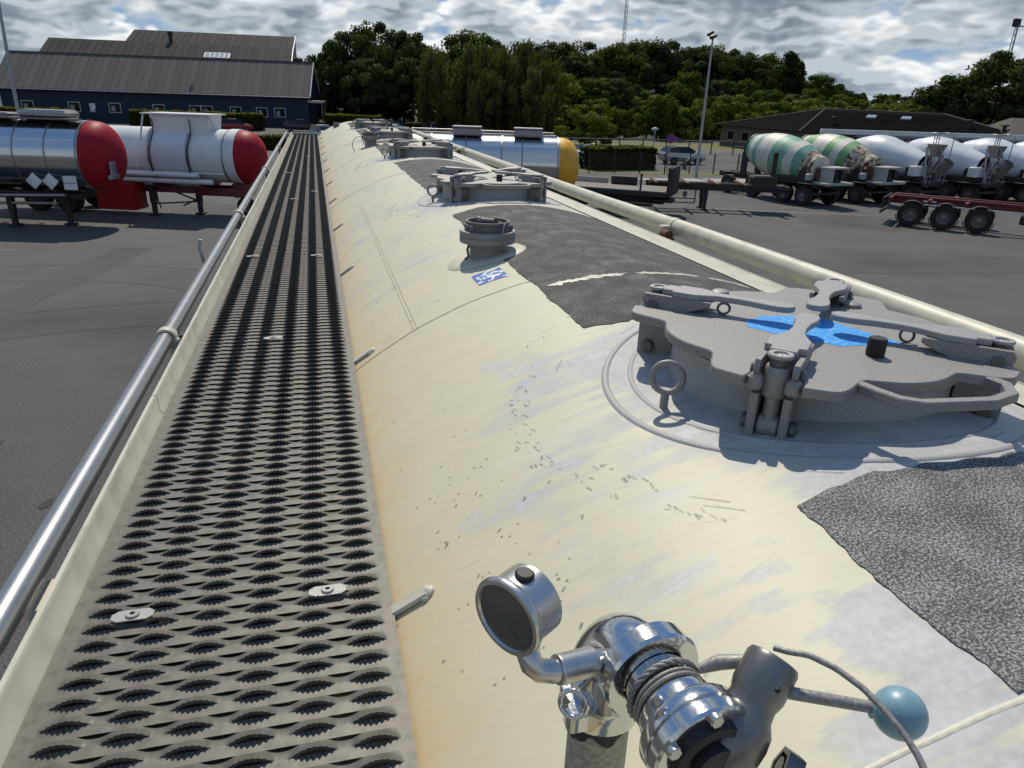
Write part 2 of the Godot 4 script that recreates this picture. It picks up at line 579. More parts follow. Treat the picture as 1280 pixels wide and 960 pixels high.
func shell_texture(W: int, H: int, z0: float, z1: float, holes: Array, detail: float) -> ImageTexture:
	# albedo: cream paint, rubbed pale round the manholes, yellowed by the walkway
	var a := noise(41, 2.6 * 1.92 / W, 4).get_image(W, H, false, false, true).get_data()
	var b := noise(42, 9.0 * 1.92 / W, 5).get_image(W, H, false, false, true).get_data()
	var c := noise(43, 60.0 * 1.92 / W, 3).get_image(W, H, false, false, true).get_data()
	var si := noise(44, 22.0 * 1.92 / W, 4).get_image(W / 6, H, false, false, true)
	si.resize(W, H, Image.INTERPOLATE_CUBIC)
	var st := si.get_data()
	tex_rows = []
	tex_rows.resize(H)
	var lut := PackedByteArray()
	for i in 1024:
		lut.append(int(pow(i / 1023.0, 0.4545) * 255.0))
	var work := func(j: int):
		var row := PackedByteArray()
		row.resize(W * 3)
		var z := lerpf(z0, z1, (j + 0.5) / H)
		var hole := 0.0
		var best := 99.0
		for h in holes:
			if absf(h - z) < best:
				best = absf(h - z); hole = h
		var ext: float = 1.0 if hole < -1.5 else 0.0
		for i in W:
			var x := 1.92 * (i + 0.5) / W
			var k := j * W + i
			var na := a[k] / 255.0 - 0.5
			var nbb := b[k] / 255.0 - 0.5
			var nc := c[k] / 255.0 - 0.5
			var dz := z - hole
			var dx := x - 0.955
			var ns := st[k] / 255.0 - 0.5
			var d := sqrt(dx * dx * (0.72 if ext == 0.0 else 0.8) + dz * dz)
			var m := clampf((0.545 - d + na * 0.36 + ns * 0.26 + nbb * 0.12 + nc * 0.05) * 6.0, 0.0, 1.0)
			# rubbed zone in front of the first manhole
			if hole > -1.5 and z > -0.95:
				var q := clampf((x - 0.36 + na * 0.4 + ns * 0.2) * 5.0, 0.0, 1.0) * clampf(0.55 + (nbb * 0.7 + na * 1.8 + ns * 0.9) * 3.2, 0.0, 1.0)
				m = maxf(m, q * clampf((z + 0.95) * 5.0, 0.0, 1.0))
			elif hole < -1.5:
				m = maxf(m, 0.6 * clampf((na + ns * 1.4) * 2.0 + 0.15, 0.0, 1.0))
			var y := clampf(1.0 - (x - 0.06) / (0.19 + na * 0.16), 0.0, 1.0)
			y = y * y * (0.9 + ns * 0.9)
			var y2 := clampf(1.0 - (x - 0.05) / 0.55 + na * 0.6 + ns * 0.35, 0.0, 1.0) * 0.42
			var g := 1.0 + nbb * 0.05 + nc * 0.04 * detail + ns * 0.05
			# linear base colours
			var r0 := lerpf(0.555, 0.575, y2) * g
			var g0 := lerpf(0.54, 0.495, y2) * g
			var b0 := lerpf(0.41, 0.325, y2) * g
			r0 = lerpf(r0, 0.56 * g, y); g0 = lerpf(g0, 0.43 * g, y); b0 = lerpf(b0, 0.23 * g, y)
			var w := 0.40 + ns * 0.12 + nbb * 0.10 + nc * 0.10 + na * 0.08
			r0 = lerpf(r0, w, m); g0 = lerpf(g0, w * 1.03, m); b0 = lerpf(b0, w * 1.05, m)
			row[i * 3] = lut[clampi(int(r0 * 1023.0), 0, 1023)]
			row[i * 3 + 1] = lut[clampi(int(g0 * 1023.0), 0, 1023)]
			row[i * 3 + 2] = lut[clampi(int(b0 * 1023.0), 0, 1023)]
		tex_rows[j] = row
	var id := WorkerThreadPool.add_group_task(work, H)
	WorkerThreadPool.wait_for_group_task_completion(id)
	var all := PackedByteArray()
	for r in tex_rows:
		all.append_array(r)
	var img := Image.create_from_data(W, H, false, Image.FORMAT_RGB8, all)
	# chips, scrapes and weld spatter that belong to the paint
	var pr := RandomNumberGenerator.new()
	pr.seed = 5 + int(-z0 * 10.0)
	var mark := func(x: float, z: float, lx: float, lz: float, wd: float, col: Color, str_: float):
		var n := maxi(2, int(maxf(absf(lx) / 1.92 * W, absf(lz) / absf(z1 - z0) * H)) + 1)
		for s in n + 1:
			var t := float(s) / n
			var cx := (x + lx * (t - 0.5)) / 1.92 * W
			var cy := (z + lz * (t - 0.5) - z0) / (z1 - z0) * H
			var rp := maxf(0.6, wd * (1.0 - 0.8 * absf(t - 0.5)) / 1.92 * W * 0.5)
			for yy in range(int(cy - rp), int(cy + rp) + 1):
				for xx in range(int(cx - rp), int(cx + rp) + 1):
					if xx >= 0 and yy >= 0 and xx < W and yy < H:
						img.set_pixel(xx, yy, img.get_pixel(xx, yy).lerp(col, str_))
	var chip := Color(0.44, 0.44, 0.40)
	for i in int(110 * detail):
		var x := 0.1 + 0.6 * pr.randf() * pr.randf() + 0.08 * pr.randf()
		var z := lerpf(z0, z1, pr.randf())
		if detail > 0.9 and pr.randf() < 0.6:
			x = 0.24 + pr.randfn(0.0, 0.07)
			z = -1.0 + pr.randfn(0.0, 0.22)
		var l := 0.0005 + 0.007 * pow(pr.randf(), 4.0)
		mark.call(x, z, l * 0.7, -l * pr.randf_range(0.2, 1.6), pr.randf_range(0.0004, 0.002), chip, pr.randf_range(0.15, 0.85))
	for i in int(60 * detail):
		mark.call(pr.randf_range(0.15, 1.0), lerpf(z0, z1, pr.randf()), pr.randf_range(0.02, 0.09), pr.randf_range(-0.03, 0.03), 0.0012, Color(0.62, 0.62, 0.58), 0.14)
	for h in holes:
		# rows of little ticks where hoses and hooks were dragged round the manhole
		for arc in [[0.575, 150.0, 225.0, 54], [0.60, 152.0, 190.0, 30], [0.53, 195.0, 215.0, 16], [0.645, 118.0, 140.0, 18]]:
			for i in int(arc[3]):
				var a0 := deg_to_rad(lerpf(arc[1], arc[2], pr.randf()))
				var rr: float = arc[0] + pr.randfn(0.0, 0.007)
				if pr.randf() < 0.8:
					mark.call(0.955 + cos(a0) * rr, h - sin(a0) * rr, pr.randf_range(-0.003, 0.006), pr.randf_range(0.003, 0.017), pr.randf_range(0.0008, 0.002), Color(0.48, 0.48, 0.45), pr.randf_range(0.15, 0.55))
		for i in 26:
			var a1 := pr.randf_range(0.0, TAU)
			var r1 := pr.randf_range(0.34, 0.58)
			mark.call(0.955 + cos(a1) * r1, h + sin(a1) * r1, -sin(a1) * 0.06, cos(a1) * 0.06, 0.0016, Color(0.45, 0.46, 0.45), 0.4)
	# pale drag streaks
	for s in [[0.40, -1.17, 0.24, 0.05, 0.035], [0.37, -1.10, 0.2, 0.06, 0.02], [0.5, -0.88, 0.16, 0.04, 0.02], [0.45, -0.70, 0.2, -0.05, 0.03]]:
		for i in 22:
			mark.call(s[0] + pr.randfn(0.0, s[2] * 0.22), s[1] + pr.randfn(0.0, s[4] * 0.5), s[2] * pr.randf_range(0.2, 0.5), s[3] * pr.randf_range(0.2, 0.5), 0.0028, Color(0.76, 0.78, 0.77), 0.13)
	return ImageTexture.create_from_image(img)

func speckle_texture(seed_: int, dark: float, light: float, cover: float, patch: float) -> Array:
	# bonded grit: dark grains, pale worn crests; returns [albedo, height]
	var W := 768
	var a := noise(seed_, 0.15, 3).get_image(W, W, false, false, true).get_data()
	var b := noise(seed_ + 1, 0.006, 4).get_image(W, W, false, false, true).get_data()
	var d := noise(seed_ + 2, 0.3, 2).get_image(W, W, false, false, true).get_data()
	var px := PackedByteArray()
	px.resize(W * W)
	var hx := PackedByteArray()
	hx.resize(W * W)
	for k in W * W:
		var g := a[k] * 0.6 + d[k] * 0.4
		var t := clampf((g - 128.0 + (b[k] - 128.0) * patch + cover) / 54.0, 0.0, 1.0)
		px[k] = int(pow(lerpf(dark, light, t * t) * (0.7 + d[k] / 420.0), 0.4545) * 255.0)
		hx[k] = int(clampf(g, 0.0, 255.0))
	return [ImageTexture.create_from_image(Image.create_from_data(W, W, false, Image.FORMAT_L8, px)), ImageTexture.create_from_image(Image.create_from_data(W, W, false, Image.FORMAT_L8, hx))]

func pad_material(seed_: int, dark: float, light: float, cover: float, patch: float, tint: Color) -> StandardMaterial3D:
	var t := speckle_texture(seed_, dark, light, cover, patch)
	var m := StandardMaterial3D.new()
	m.albedo_color = tint
	m.albedo_texture = t[0]
	m.roughness = 0.85
	m.heightmap_enabled = true
	m.heightmap_texture = t[1]
	m.heightmap_scale = 0.02
	m.uv1_triplanar = true
	m.uv1_scale = Vector3.ONE * 1.7
	return m

func pad(parent: Node, seed_: int, x0: float, x1: float, zn: Callable, zf: Callable, m: Material) -> void:
	# a grip pad glued on the shell, with torn edges
	var e := noise(seed_, 9.0, 5)
	var b := mb()
	var f := func(u: float, w: float) -> Vector3:
		var x := lerpf(x0, x1, u)
		var z := lerpf(zn.call(x), zf.call(x), w)
		var k := 1.0 - clampf(minf(u, 1.0 - u) * 12.0, 0.0, 1.0)
		var l := 1.0 - clampf(minf(w, 1.0 - w) * 8.0, 0.0, 1.0)
		x += k * (e.get_noise_2d(z * 0.5, u * 0.2) * 0.012 + e.get_noise_2d(z * 3.0, 7.0) * 0.004)
		z += l * (e.get_noise_2d(x * 1.2, 40.0) * 0.016 + e.get_noise_2d(x * 6.0, 20.0) * 0.006)
		return Vector3(x, tank_y(x) + 0.0020, z)
	b.surf(f, 44, 110)
	# thickness of the torn edge
	var rim := []
	for i in 111: rim.append(f.call(0.0, i / 110.0))
	for i in range(1, 45): rim.append(f.call(i / 44.0, 1.0))
	for i in range(109, -1, -1): rim.append(f.call(1.0, i / 110.0))
	for i in range(43, -1, -1): rim.append(f.call(i / 44.0, 0.0))
	for i in rim.size() - 1:
		var p: Vector3 = rim[i]
		var q: Vector3 = rim[i + 1]
		b.quad(p, q, q + Vector3(0, -0.004, 0), p + Vector3(0, -0.004, 0))
	part(parent, "grip_pad", b, m)

func leaf_shape(x: float) -> float:
	# 1 over the middle of a raised lip, 0 at its ends
	var k := fposmod(x + 0.3757 + 0.0402, 0.0804) - 0.0402
	if absf(k) > 0.0305:
		return 0.0
	return 1.0 - (k / 0.0305) * (k / 0.0305)

func gap_shape(x: float) -> float:
	var k := fposmod(x + 0.3757, 0.0804) - 0.0402
	if absf(k) > 0.0215:
		return 0.0
	return 1.0 - (k / 0.0215) * (k / 0.0215)

func tread(parent: Node, r0: int, r1: int, step: float, teeth: bool) -> void:
	# one perforated plank: slits across it, their near lip arched up into toothed leaves, the far side pressed down between them
	var xa := -0.434
	var xb := 0.072
	var nx := int(round((xb - xa) / step))
	# the sheet is cut twice in each pitch: under the raised leaves (t 0) and, half a pitch on, in the dips between them (t 0.5)
	var ts := [0.0, 0.1, 0.26, 0.4, 0.5, 0.5, 0.74, 0.9, 1.0] if teeth else [0.0, 0.25, 0.5, 0.5, 0.75, 1.0]
	var cut := 4 if teeth else 2
	var nt := ts.size()
	var P := 0.0386
	var b := mb()
	var xs := PackedFloat32Array()
	var lf := PackedFloat32Array()
	var gp := PackedFloat32Array()
	for i in nx + 1:
		var x := lerpf(xa, xb, float(i) / nx)
		var inside := 1.0 if x > -0.41 and x < 0.0585 else 0.0
		xs.append(x)
		lf.append(leaf_shape(x) * inside)
		gp.append(gap_shape(x) * (1.0 if x > -0.38 and x < 0.03 else 0.0))
	for r in range(r0, r1):
		var zr := -0.795 - P * r
		var pts := []
		for k in nt:
			var t: float = ts[k]
			var row := PackedVector3Array()
			for i in nx + 1:
				var h := lf[i] * 0.0124 * pow(clampf(1.0 - t / 0.62, 0.0, 1.0), 1.7) + lf[i] * 0.0016 * pow(clampf((t - 0.6) / 0.4, 0.0, 1.0), 2.0)
				if k <= cut:
					h -= gp[i] * 0.0052 * pow(t / 0.5, 1.6)
				else:
					h += gp[i] * 0.0006
				var z := zr - P * t
				if teeth and lf[i] > 0.02:
					var tooth := 1.0 if i % 2 == 0 else -1.0
					if k == 0:
						h += tooth * 0.0016; z += tooth * 0.0008
					if k == nt - 1:
						h += tooth * 0.0011; z += tooth * 0.0009 + 0.0008
				if k == 0 and lf[i] < 0.02 and gp[i] < 0.02:
					z += 0.0
				row.append(Vector3(xs[i], YW + h, z))
			pts.append(row)
		var nrm := []
		for k in nt:
			var row := PackedVector3Array()
			for i in nx + 1:
				var dx: Vector3 = pts[k][mini(i + 1, nx)] - pts[k][maxi(i - 1, 0)]
				var ka := k + 1 if k < nt - 1 and k != cut else k
				var kb := k - 1 if k > 0 and k != cut + 1 else k
				var dz: Vector3 = pts[ka][i] - pts[kb][i]
				row.append(dx.cross(dz).normalized())
			nrm.append(row)
		for k in nt - 1:
			if k == cut:
				continue
			for i in nx:
				b.quads(pts[k][i], pts[k][i + 1], pts[k + 1][i + 1], pts[k + 1][i], nrm[k][i], nrm[k][i + 1], nrm[k + 1][i + 1], nrm[k + 1][i])
		# sheet thickness along the lip
		for i in nx:
			if lf[i] + lf[i + 1] > 0.0:
				var dn := Vector3(0, -0.0052, 0.0008)
				b.quad(pts[0][i], pts[0][i + 1], pts[0][i + 1] + dn, pts[0][i] + dn, Vector3(0, 0, 1))
	# folded side flanges
	var z0 := -0.795 - P * r0
	var z1 := -0.795 - P * r1
	for x in [xa, xb]:
		b.quad(Vector3(x, YW, z0), Vector3(x, YW, z1), Vector3(x, YW - 0.045, z1), Vector3(x, YW - 0.045, z0), Vector3(signf(x), 0, 0))
	part(parent, "tread_plate", b, M.galv)

func clip(parent: Node, x: float, z: float) -> void:
	var b := mb()
	var q := PackedVector2Array()
	for p in [Vector2(-0.032, -0.006), Vector2(-0.022, -0.014), Vector2(0.022, -0.014), Vector2(0.032, -0.006), Vector2(0.032, 0.006), Vector2(0.022, 0.014), Vector2(-0.022, 0.014), Vector2(-0.032, 0.006)]:
		q.append(p + Vector2(x, z))
	b.prism(q, YW + 0.0092, YW + 0.0112, 0.0008)
	b.lathe([Vector2(0.0105, 0.0), Vector2(0.0105, 0.002), Vector2(0.009, 0.0032), Vector2(0.0042, 0.0032), Vector2(0.0038, -0.002), Vector2(0, -0.002)], 20, Vector3(x, YW + 0.0115, z))
	var d := mb()
	d.lathe([Vector2(0.0037, 0.0), Vector2(0.0, 0.0)], 12, Vector3(x, YW + 0.0117, z))
	part2(parent, "hold_down_clip", [[b, M.clip], [d, M.black]])

func ribbon(path: Array, w: float) -> PackedVector2Array:
	var l := PackedVector2Array()
	var r := PackedVector2Array()
	for i in path.size():
		var d: Vector2 = (path[mini(i + 1, path.size() - 1)] - path[maxi(i - 1, 0)]).normalized()
		var s := Vector2(-d.y, d.x) * w * 0.5
		l.append(path[i] + s)
		r.append(path[i] - s)
	r.reverse()
	l.append_array(r)
	return l

func clamp_parts(ang: float, ring: bool) -> Array:
	# swing bolt clamp: lugs on the collar, bolt with roller and nut, arm reaching to the middle of the lid
	var t := Transform3D(Basis(Vector3.UP, -ang), Vector3.ZERO)
	var a := MB.new().at(t)
	var d := MB.new().at(t)
	var p := MB.new().at(t)
	for s in [-1.0, 1.0]:
		# lug cheek (profile in the radial plane)
		var lug := Transform3D(Basis(Vector3(1, 0, 0), Vector3(0, 0, 1), Vector3(0, -1, 0)), Vector3(0, 0, s * 0.027))
		a.at(t * lug)
		a.prism(PackedVector2Array([Vector2(0.27, 0.055), Vector2(0.345, 0.055), Vector2(0.352, 0.03), Vector2(0.352, -0.055), Vector2(0.27, -0.055)]), -0.007, 0.007, 0.002)
		a.at(t)
		a.box(Vector3(0.332, 0.073, s * 0.031), Vector3(0.044, 0.03, 0.026), 0.006)
		d.cyl(Vector3(0.326, -0.006, s * 0.034), Vector3(0.326, -0.006, s * 0.046), 0.014, 12, -1.0, 0.002)
	a.cyl(Vector3(0.326, -0.006, -0.018), Vector3(0.326, -0.006, 0.018), 0.02, 16, -1.0, 0.003)
	a.cyl(Vector3(0.326, -0.01, 0), Vector3(0.326, 0.06, 0), 0.014, 16)
	a.lathe([Vector2(0.0, 0.048), Vector2(0.019, 0.048), Vector2(0.022, 0.052), Vector2(0.022, 0.098), Vector2(0.019, 0.103), Vector2(0.0, 0.103)], 20, Vector3(0.326, 0, 0))
	d.cyl(Vector3(0.326, 0.102, 0), Vector3(0.326, 0.118, 0), 0.017, 6, -1.0, 0.002)
	p.lathe([Vector2(0.0105, 0.118), Vector2(0.0205, 0.118), Vector2(0.0215, 0.121), Vector2(0.0205, 0.124), Vector2(0.012, 0.124), Vector2(0.011, 0.121), Vector2(0.006, 0.12), Vector2(0, 0.123)], 20, Vector3(0.326, 0, 0))
	# arm: two cheeks by the bolt, a dumbbell plate over the lid
	for s in [-1.0, 1.0]:
		var ck := Transform3D(Basis(Vector3(1, 0, 0), Vector3(0, 0, 1), Vector3(0, -1, 0)), Vector3(0, 0, s * 0.031))
		a.at(t * ck)
		a.prism(PackedVector2Array([Vector2(0.345, -0.086), Vector2(0.335, -0.075), Vector2(0.30, -0.073), Vector2(0.235, -0.088), Vector2(0.2, -0.103), Vector2(0.2, -0.113), Vector2(0.345, -0.113), Vector2(0.352, -0.1)]), -0.005, 0.005, 0.001)
		a.at(t)
		d.cyl(Vector3(0.325, 0.09, s * 0.036), Vector3(0.325, 0.09, s * 0.044), 0.011, 12, -1.0, 0.002)
	var o := PackedVector2Array()
	for s in [1.0, -1.0]:
		var side := [Vector2(0.035, 0.008), Vector2(0.045, 0.019), Vector2(0.065, 0.0235), Vector2(0.09, 0.021), Vector2(0.115, 0.015), Vector2(0.15, 0.0125), Vector2(0.19, 0.016), Vector2(0.215, 0.026), Vector2(0.235, 0.035), Vector2(0.285, 0.035), Vector2(0.287, 0.023), Vector2(0.31, 0.022)]
		if s < 0.0:
			side.reverse()
		for q in side:
			o.append(Vector2(q.x, q.y * s))
	p.prism(o, 0.113, 0.125, 0.0015, 50.0)
	if ring:
		d.torus(Vector3(0.175, 0.1, -0.012), Vector3(0.25, 0.2, 1), 0.0125, 0.0028, 18, 6)
	return [[a, M.steel], [d, M.steel_dark], [p, M.pale]]

func make_manhole(parent: Node, z: float) -> Node3D:
	var o := node(parent, "manhole_cover", inv * Transform3D(Basis(), Vector3(0.955, TOP, z)))
	var b := MB.new()
	b.lathe([Vector2(0.272, -0.03), Vector2(0.27, -0.004), Vector2(0.268, 0.05), Vector2(0.285, 0.055), Vector2(0.285, 0.0615), Vector2(0.25, 0.0615)], 72)
	part(o, "collar", b, M.rubbed)
	b = MB.new()
	for rr in [[0.405, 0.0105], [0.352, 0.0085]]:
		var path := []
		for i in 97:
			var a := TAU * i / 96
			var x: float = cos(a) * rr[0]
			path.append(Vector3(x, tank_y(0.955 + x) - TOP - 0.0065, sin(a) * rr[0]))
		b.tube(path, rr[1], 10, false)
	part(o, "weld_ring", b, M.rubbed)
	# lid plate with ears beside the clamps
	var poly := PackedVector2Array()
	var N := 240
	for i in N:
		var a := TAU * i / N
		var k := fposmod(rad_to_deg(a), 90.0) - 45.0
		var ak := absf(k)
		var r := 0.292
		r += 0.072 * smoothstep(27.0, 15.0, ak)
		r += 0.014 * cos(deg_to_rad(k * 4.0 + 180.0)) * smoothstep(20.0, 40.0, ak)
		if ak < 7.0:
			r = 0.278 + 0.012 * ak / 7.0
		poly.append(Vector2(cos(a) * r, sin(a) * r))
	b = MB.new()
	b.prism(poly, 0.0665, 0.085, 0.002, 40.0)
	var hp := [Vector2(-0.112, 0.265), Vector2(-0.1, 0.315), Vector2(-0.088, 0.35), Vector2(-0.062, 0.37), Vector2(0.06, 0.383), Vector2(0.118, 0.366), Vector2(0.145, 0.33), Vector2(0.138, 0.265)]
	b.prism(ribbon(hp, 0.019), 0.0675, 0.0842, 0.002, 50.0)
	for p in [Vector2(-0.04, -0.285), Vector2(0.21, -0.135)]:
		b.lathe([Vector2(0.02, 0.084), Vector2(0.02, 0.092), Vector2(0.017, 0.094), Vector2(0, 0.094)], 18, Vector3(p.x, 0, p.y))
	part(o, "lid", b, M.steel)
	for i in 4:
		var q := PI / 4.0 + PI / 2.0 * i
		part2(o, "clamp_arm", clamp_parts(q, i % 2 == 0))
	b = MB.new()
	b.lathe([Vector2(0, 0.084), Vector2(0.0155, 0.084), Vector2(0.0165, 0.09), Vector2(0.0165, 0.116), Vector2(0.0145, 0.1195), Vector2(0, 0.1195)], 24, Vector3(0.013, 0, 0.172))
	part(o, "knob", b, M.rubber)
	b = MB.new()
	var ry := tank_y(0.955 - 0.335) - TOP
	b.torus(Vector3(-0.338, ry + 0.062, 0.055), Vector3(-0.42, 0.12, 0.9), 0.029, 0.0062, 30, 10)
	b.box(Vector3(-0.338, ry + 0.012, 0.053), Vector3(0.012, 0.045, 0.016), 0.002)
	part(o, "lifting_ring", b, M.steel)
	return o

func make_vent(parent: Node, x: float, z: float, tall: float) -> void:
	var y := tank_y(x)
	var o := node(parent, "vent_stack", inv * Transform3D(Basis(), Vector3(x, y, z)))
	var b := MB.new()
	b.surf(func(u: float, w: float) -> Vector3:
		var a := u * TAU
		var r := 0.06 + 0.09 * w
		var px := cos(a) * r
		return Vector3(px, tank_y(x + px) - y + (0.008 if w < 0.97 else 0.001), sin(a) * r * 0.86), 48, 6)
	part(o, "base_plate", b, M.cream)
	b = MB.new()
	b.lathe([Vector2(0.066, -0.03), Vector2(0.066, 0.03 + tall), Vector2(0.069, 0.032 + tall), Vector2(0.069, 0.052 + tall)], 40)
	part(o, "pipe_stub", b, M.steel)
	b = MB.new()
	b.lathe([Vector2(0.066, 0.052 + tall), Vector2(0.102, 0.052 + tall), Vector2(0.104, 0.054 + tall), Vector2(0.104, 0.0735 + tall), Vector2(0.102, 0.0745 + tall), Vector2(0.102, 0.0765 + tall), Vector2(0.104, 0.0775 + tall), Vector2(0.104, 0.094 + tall), Vector2(0.102, 0.096 + tall), Vector2(0.08, 0.096 + tall)], 48)
	part(o, "flange", b, M.steel)
	b = MB.new()
	b.lathe([Vector2(0.086, 0.095 + tall), Vector2(0.087, 0.118 + tall), Vector2(0.082, 0.12 + tall), Vector2(0.081, 0.13 + tall), Vector2(0.074, 0.13 + tall), Vector2(0.072, 0.09 + tall), Vector2(0.0, 0.088 + tall)], 48)
	for a in [0.4, 2.5, 4.6]:
		b.box(Vector3(cos(a) * 0.087, 0.108 + tall, sin(a) * 0.087), Vector3(0.016, 0.02, 0.016), 0.003)
	part(o, "outlet_ring", b, M.steel_dark)
	b = MB.new()
	b.cyl(Vector3(-0.03, 0.137 + tall, 0.01), Vector3(0.02, 0.134 + tall, 0.02), 0.006, 10, 0.0045, 0.001)
	b.sphere(Vector3(-0.035, 0.138 + tall, 0.009), 0.009, 12)
	b.tube([Vector3(0.03, 0.132 + tall, 0.045), Vector3(0.045, 0.13 + tall, 0.075), Vector3(0.03, 0.09 + tall, 0.106), Vector3(0.0, 0.05 + tall, 0.1), Vector3(-0.02, 0.04 + tall, 0.075)], 0.0022, 6)
	part(o, "safety_wire", b, M.pale)
	b = MB.new()
	b.tube([Vector3(-0.075, 0.05 + tall, 0.03), Vector3(-0.083, 0.03 + tall, 0.035), Vector3(-0.078, 0.005 + tall, 0.035), Vector3(-0.092, -0.005 + tall, 0.04)], 0.005, 6)
	part(o, "chain", b, M.steel_dark)

func make_trailer() -> void:
	var base := Vector3(0.9, 0.0, -8.0)
	var o := thing("tank_trailer", "cream tank trailer with perforated walkway, manhole lids and grip pads underfoot", "tank trailer", base)
	inv = Transform3D(Basis(), -base)
	M.rubbed = worn(Color(0.50, 0.51, 0.505), 0.6, 0.0, M.fine, 9.0)
	var holes := [-1.19, -4.1, -7.02, -9.94, -13.1]
	# shell, three courses of plate
	var ol := tank_outline()
	var cuts := [0.9, -2.14, -5.6, -10.0, Z1]
	var tn_ := []
	for s in 4:
		var za: float = cuts[s]
		var zb: float = cuts[s + 1]
		var b := mb()
		var rows := 3
		for j in rows:
			var z0 := lerpf(za, zb, float(j) / rows)
			var z1 := lerpf(za, zb, float(j + 1) / rows)
			for i in ol.size() - 1:
				var p := ol[i]
				var q := ol[i + 1]
				var d0 := (ol[mini(i + 1, ol.size() - 1)] - ol[maxi(i - 1, 0)]).normalized()
				var d1 := (ol[mini(i + 2, ol.size() - 1)] - ol[i]).normalized()
				var n0 := Vector3(-d0.y, d0.x, 0)
				var n1 := Vector3(-d1.y, d1.x, 0)
				var up0 := p.x / 1.92
				var up1 := q.x / 1.92
				if p.y < 3.0 or q.y < 3.0:
					up0 = 0.02; up1 = 0.02
				var v0 := (z0 - za) / (zb - za)
				var v1 := (z1 - za) / (zb - za)
				b.tri(Vector3(p.x, p.y, z0), Vector3(q.x, q.y, z0), Vector3(q.x, q.y, z1), n0, n1, n1, Vector2(up0, v0), Vector2(up1, v0), Vector2(up1, v1))
				b.tri(Vector3(p.x, p.y, z0), Vector3(q.x, q.y, z1), Vector3(p.x, p.y, z1), n0, n1, n0, Vector2(up0, v0), Vector2(up1, v1), Vector2(up0, v1))
		var m := StandardMaterial3D.new()
		if s == 0:
			m.albedo_texture = shell_texture(1216, 1792, za, zb, holes, 1.0)
		elif s == 1:
			m.albedo_texture = shell_texture(768, 1024, za, zb, holes, 0.5)
		else:
			m.albedo_texture = shell_texture(384, 768, za, zb, holes, 0.2)
		m.texture_repeat = false
		m.roughness = 0.5
		m.metallic_specular = 0.35
		part(o, "tank_shell", b, m)
	# dished ends
	for e in [[0.9, 1.0], [Z1, -1.0]]:
		var b := mb()
		var cy := 3.03
		b.surf(func(u: float, w: float) -> Vector3:
			var p := tank_point(u)
			var c := Vector2(XC, cy)
			var q := c.lerp(p, w)
			return Vector3(q.x, q.y, e[0] + e[1] * 0.32 * (1.0 - w * w)), 72, 8)
		part(o, "tank_end", b, M.cream)
	# seams
	var b := mb()
	for z in [-2.14, -5.6, -7.9, -10.0, -12.2]:
		var path := []
		for i in 50:
			var x := lerpf(0.05, 1.75, i / 49.0)
			path.append(Vector3(x, tank_y(x) - 0.0006, z + 0.002 * sin(x * 40.0)))
		b.tube(path, 0.0024, 6)
	for k in [[-2.14, -4.9, 0.0], [-2.14, -4.9, 0.011], [-6.5, -9.0, 0.0]]:
		var path := []
		for i in 30:
			var x: float = 0.262 + k[2] + 0.0006 * sin(i * 1.3)
			path.append(Vector3(x, tank_y(x) - 0.0006, lerpf(k[0], k[1], i / 29.0)))
		b.tube(path, 0.0017, 6)
	part(o, "weld_seam", b, M.cream_dirty)
	b = mb()
	b.surf(func(u: float, w: float) -> Vector3:
		var x := lerpf(0.05, 0.66, u)
		return Vector3(x, tank_y(x) + 0.0008 * sin(w * PI) * (0.8 + 0.3 * sin(x * 420.0)) + 0.0002, -0.388 + 0.0003 * sin(x * 60.0) + (w - 0.5) * 0.007), 160, 6)
	part(o, "weld_seam", b, M.cream)
	# grip pads
	var worn_pad := pad_material(51, 0.04, 0.34, 26.0, 0.18, Color(0.98, 0.99, 1.0))
	var dark_pad := pad_material(54, 0.022, 0.36, -6.0, 0.22, Color(1.0, 0.985, 0.96))
	pad(o, 61, 0.638, 1.60, func(_x): return -0.392, func(x): return -0.772 + 0.02 * smoothstep(0.72, 0.64, x), worn_pad)
	pad(o, 62, 0.636, 1.60, func(x): return -1.19 - maxf(0.425 + 0.02 * smoothstep(0.75, 0.64, x), sqrt(maxf(0.0, 0.475 * 0.475 - (x - 0.955) * (x - 0.955)))), func(x): return -3.60 + 0.06 * smoothstep(0.8, 0.64, x), dark_pad)
	for k in [[-4.56, -6.45], [-7.5, -9.35], [-10.4, -12.5], [-13.6, -15.6]]:
		pad(o, 63, 0.65, 1.60, func(_x): return k[0], func(_x): return k[1], dark_pad)
	# torn strip of pale filler along the seam through the second pad
	b = mb()
	var en := noise(77, 14.0, 4)
	for piece in [[0.66, 0.93], [0.95, 1.19], [1.21, 1.38], [1.41, 1.52]]:
		b.surf(func(u: float, w: float) -> Vector3:
			var x := lerpf(piece[0], piece[1], u)
			var wd := (0.010 + 0.016 * clampf(en.get_noise_2d(x * 3.0, 1.0) + 0.4, 0.0, 1.0)) * (1.0 if x < 0.95 else 0.6) * minf(1.0, minf(u, 1.0 - u) * 9.0)
			var z := -2.045 + (w - 0.5) * wd * 2.0 + en.get_noise_2d(x * 2.0, 9.0) * 0.012
			return Vector3(x, tank_y(x) + 0.0028 + 0.0022 * sin(w * PI), z), 60, 4)
	part(o, "torn_filler", b, M.cream)
	# manholes
	var mh := make_manhole(o, holes[0])
	for i in range(1, 5):
		var c: Node3D = mh.duplicate()
		c.name = "manhole_cover_%03d" % i
		o.add_child(c, true)
		c.position.z += holes[i] - holes[0]
	# blue paint left on the first lid
	b = MB.new()
	b.at(Transform3D.IDENTITY)
	var bp := PackedVector2Array()
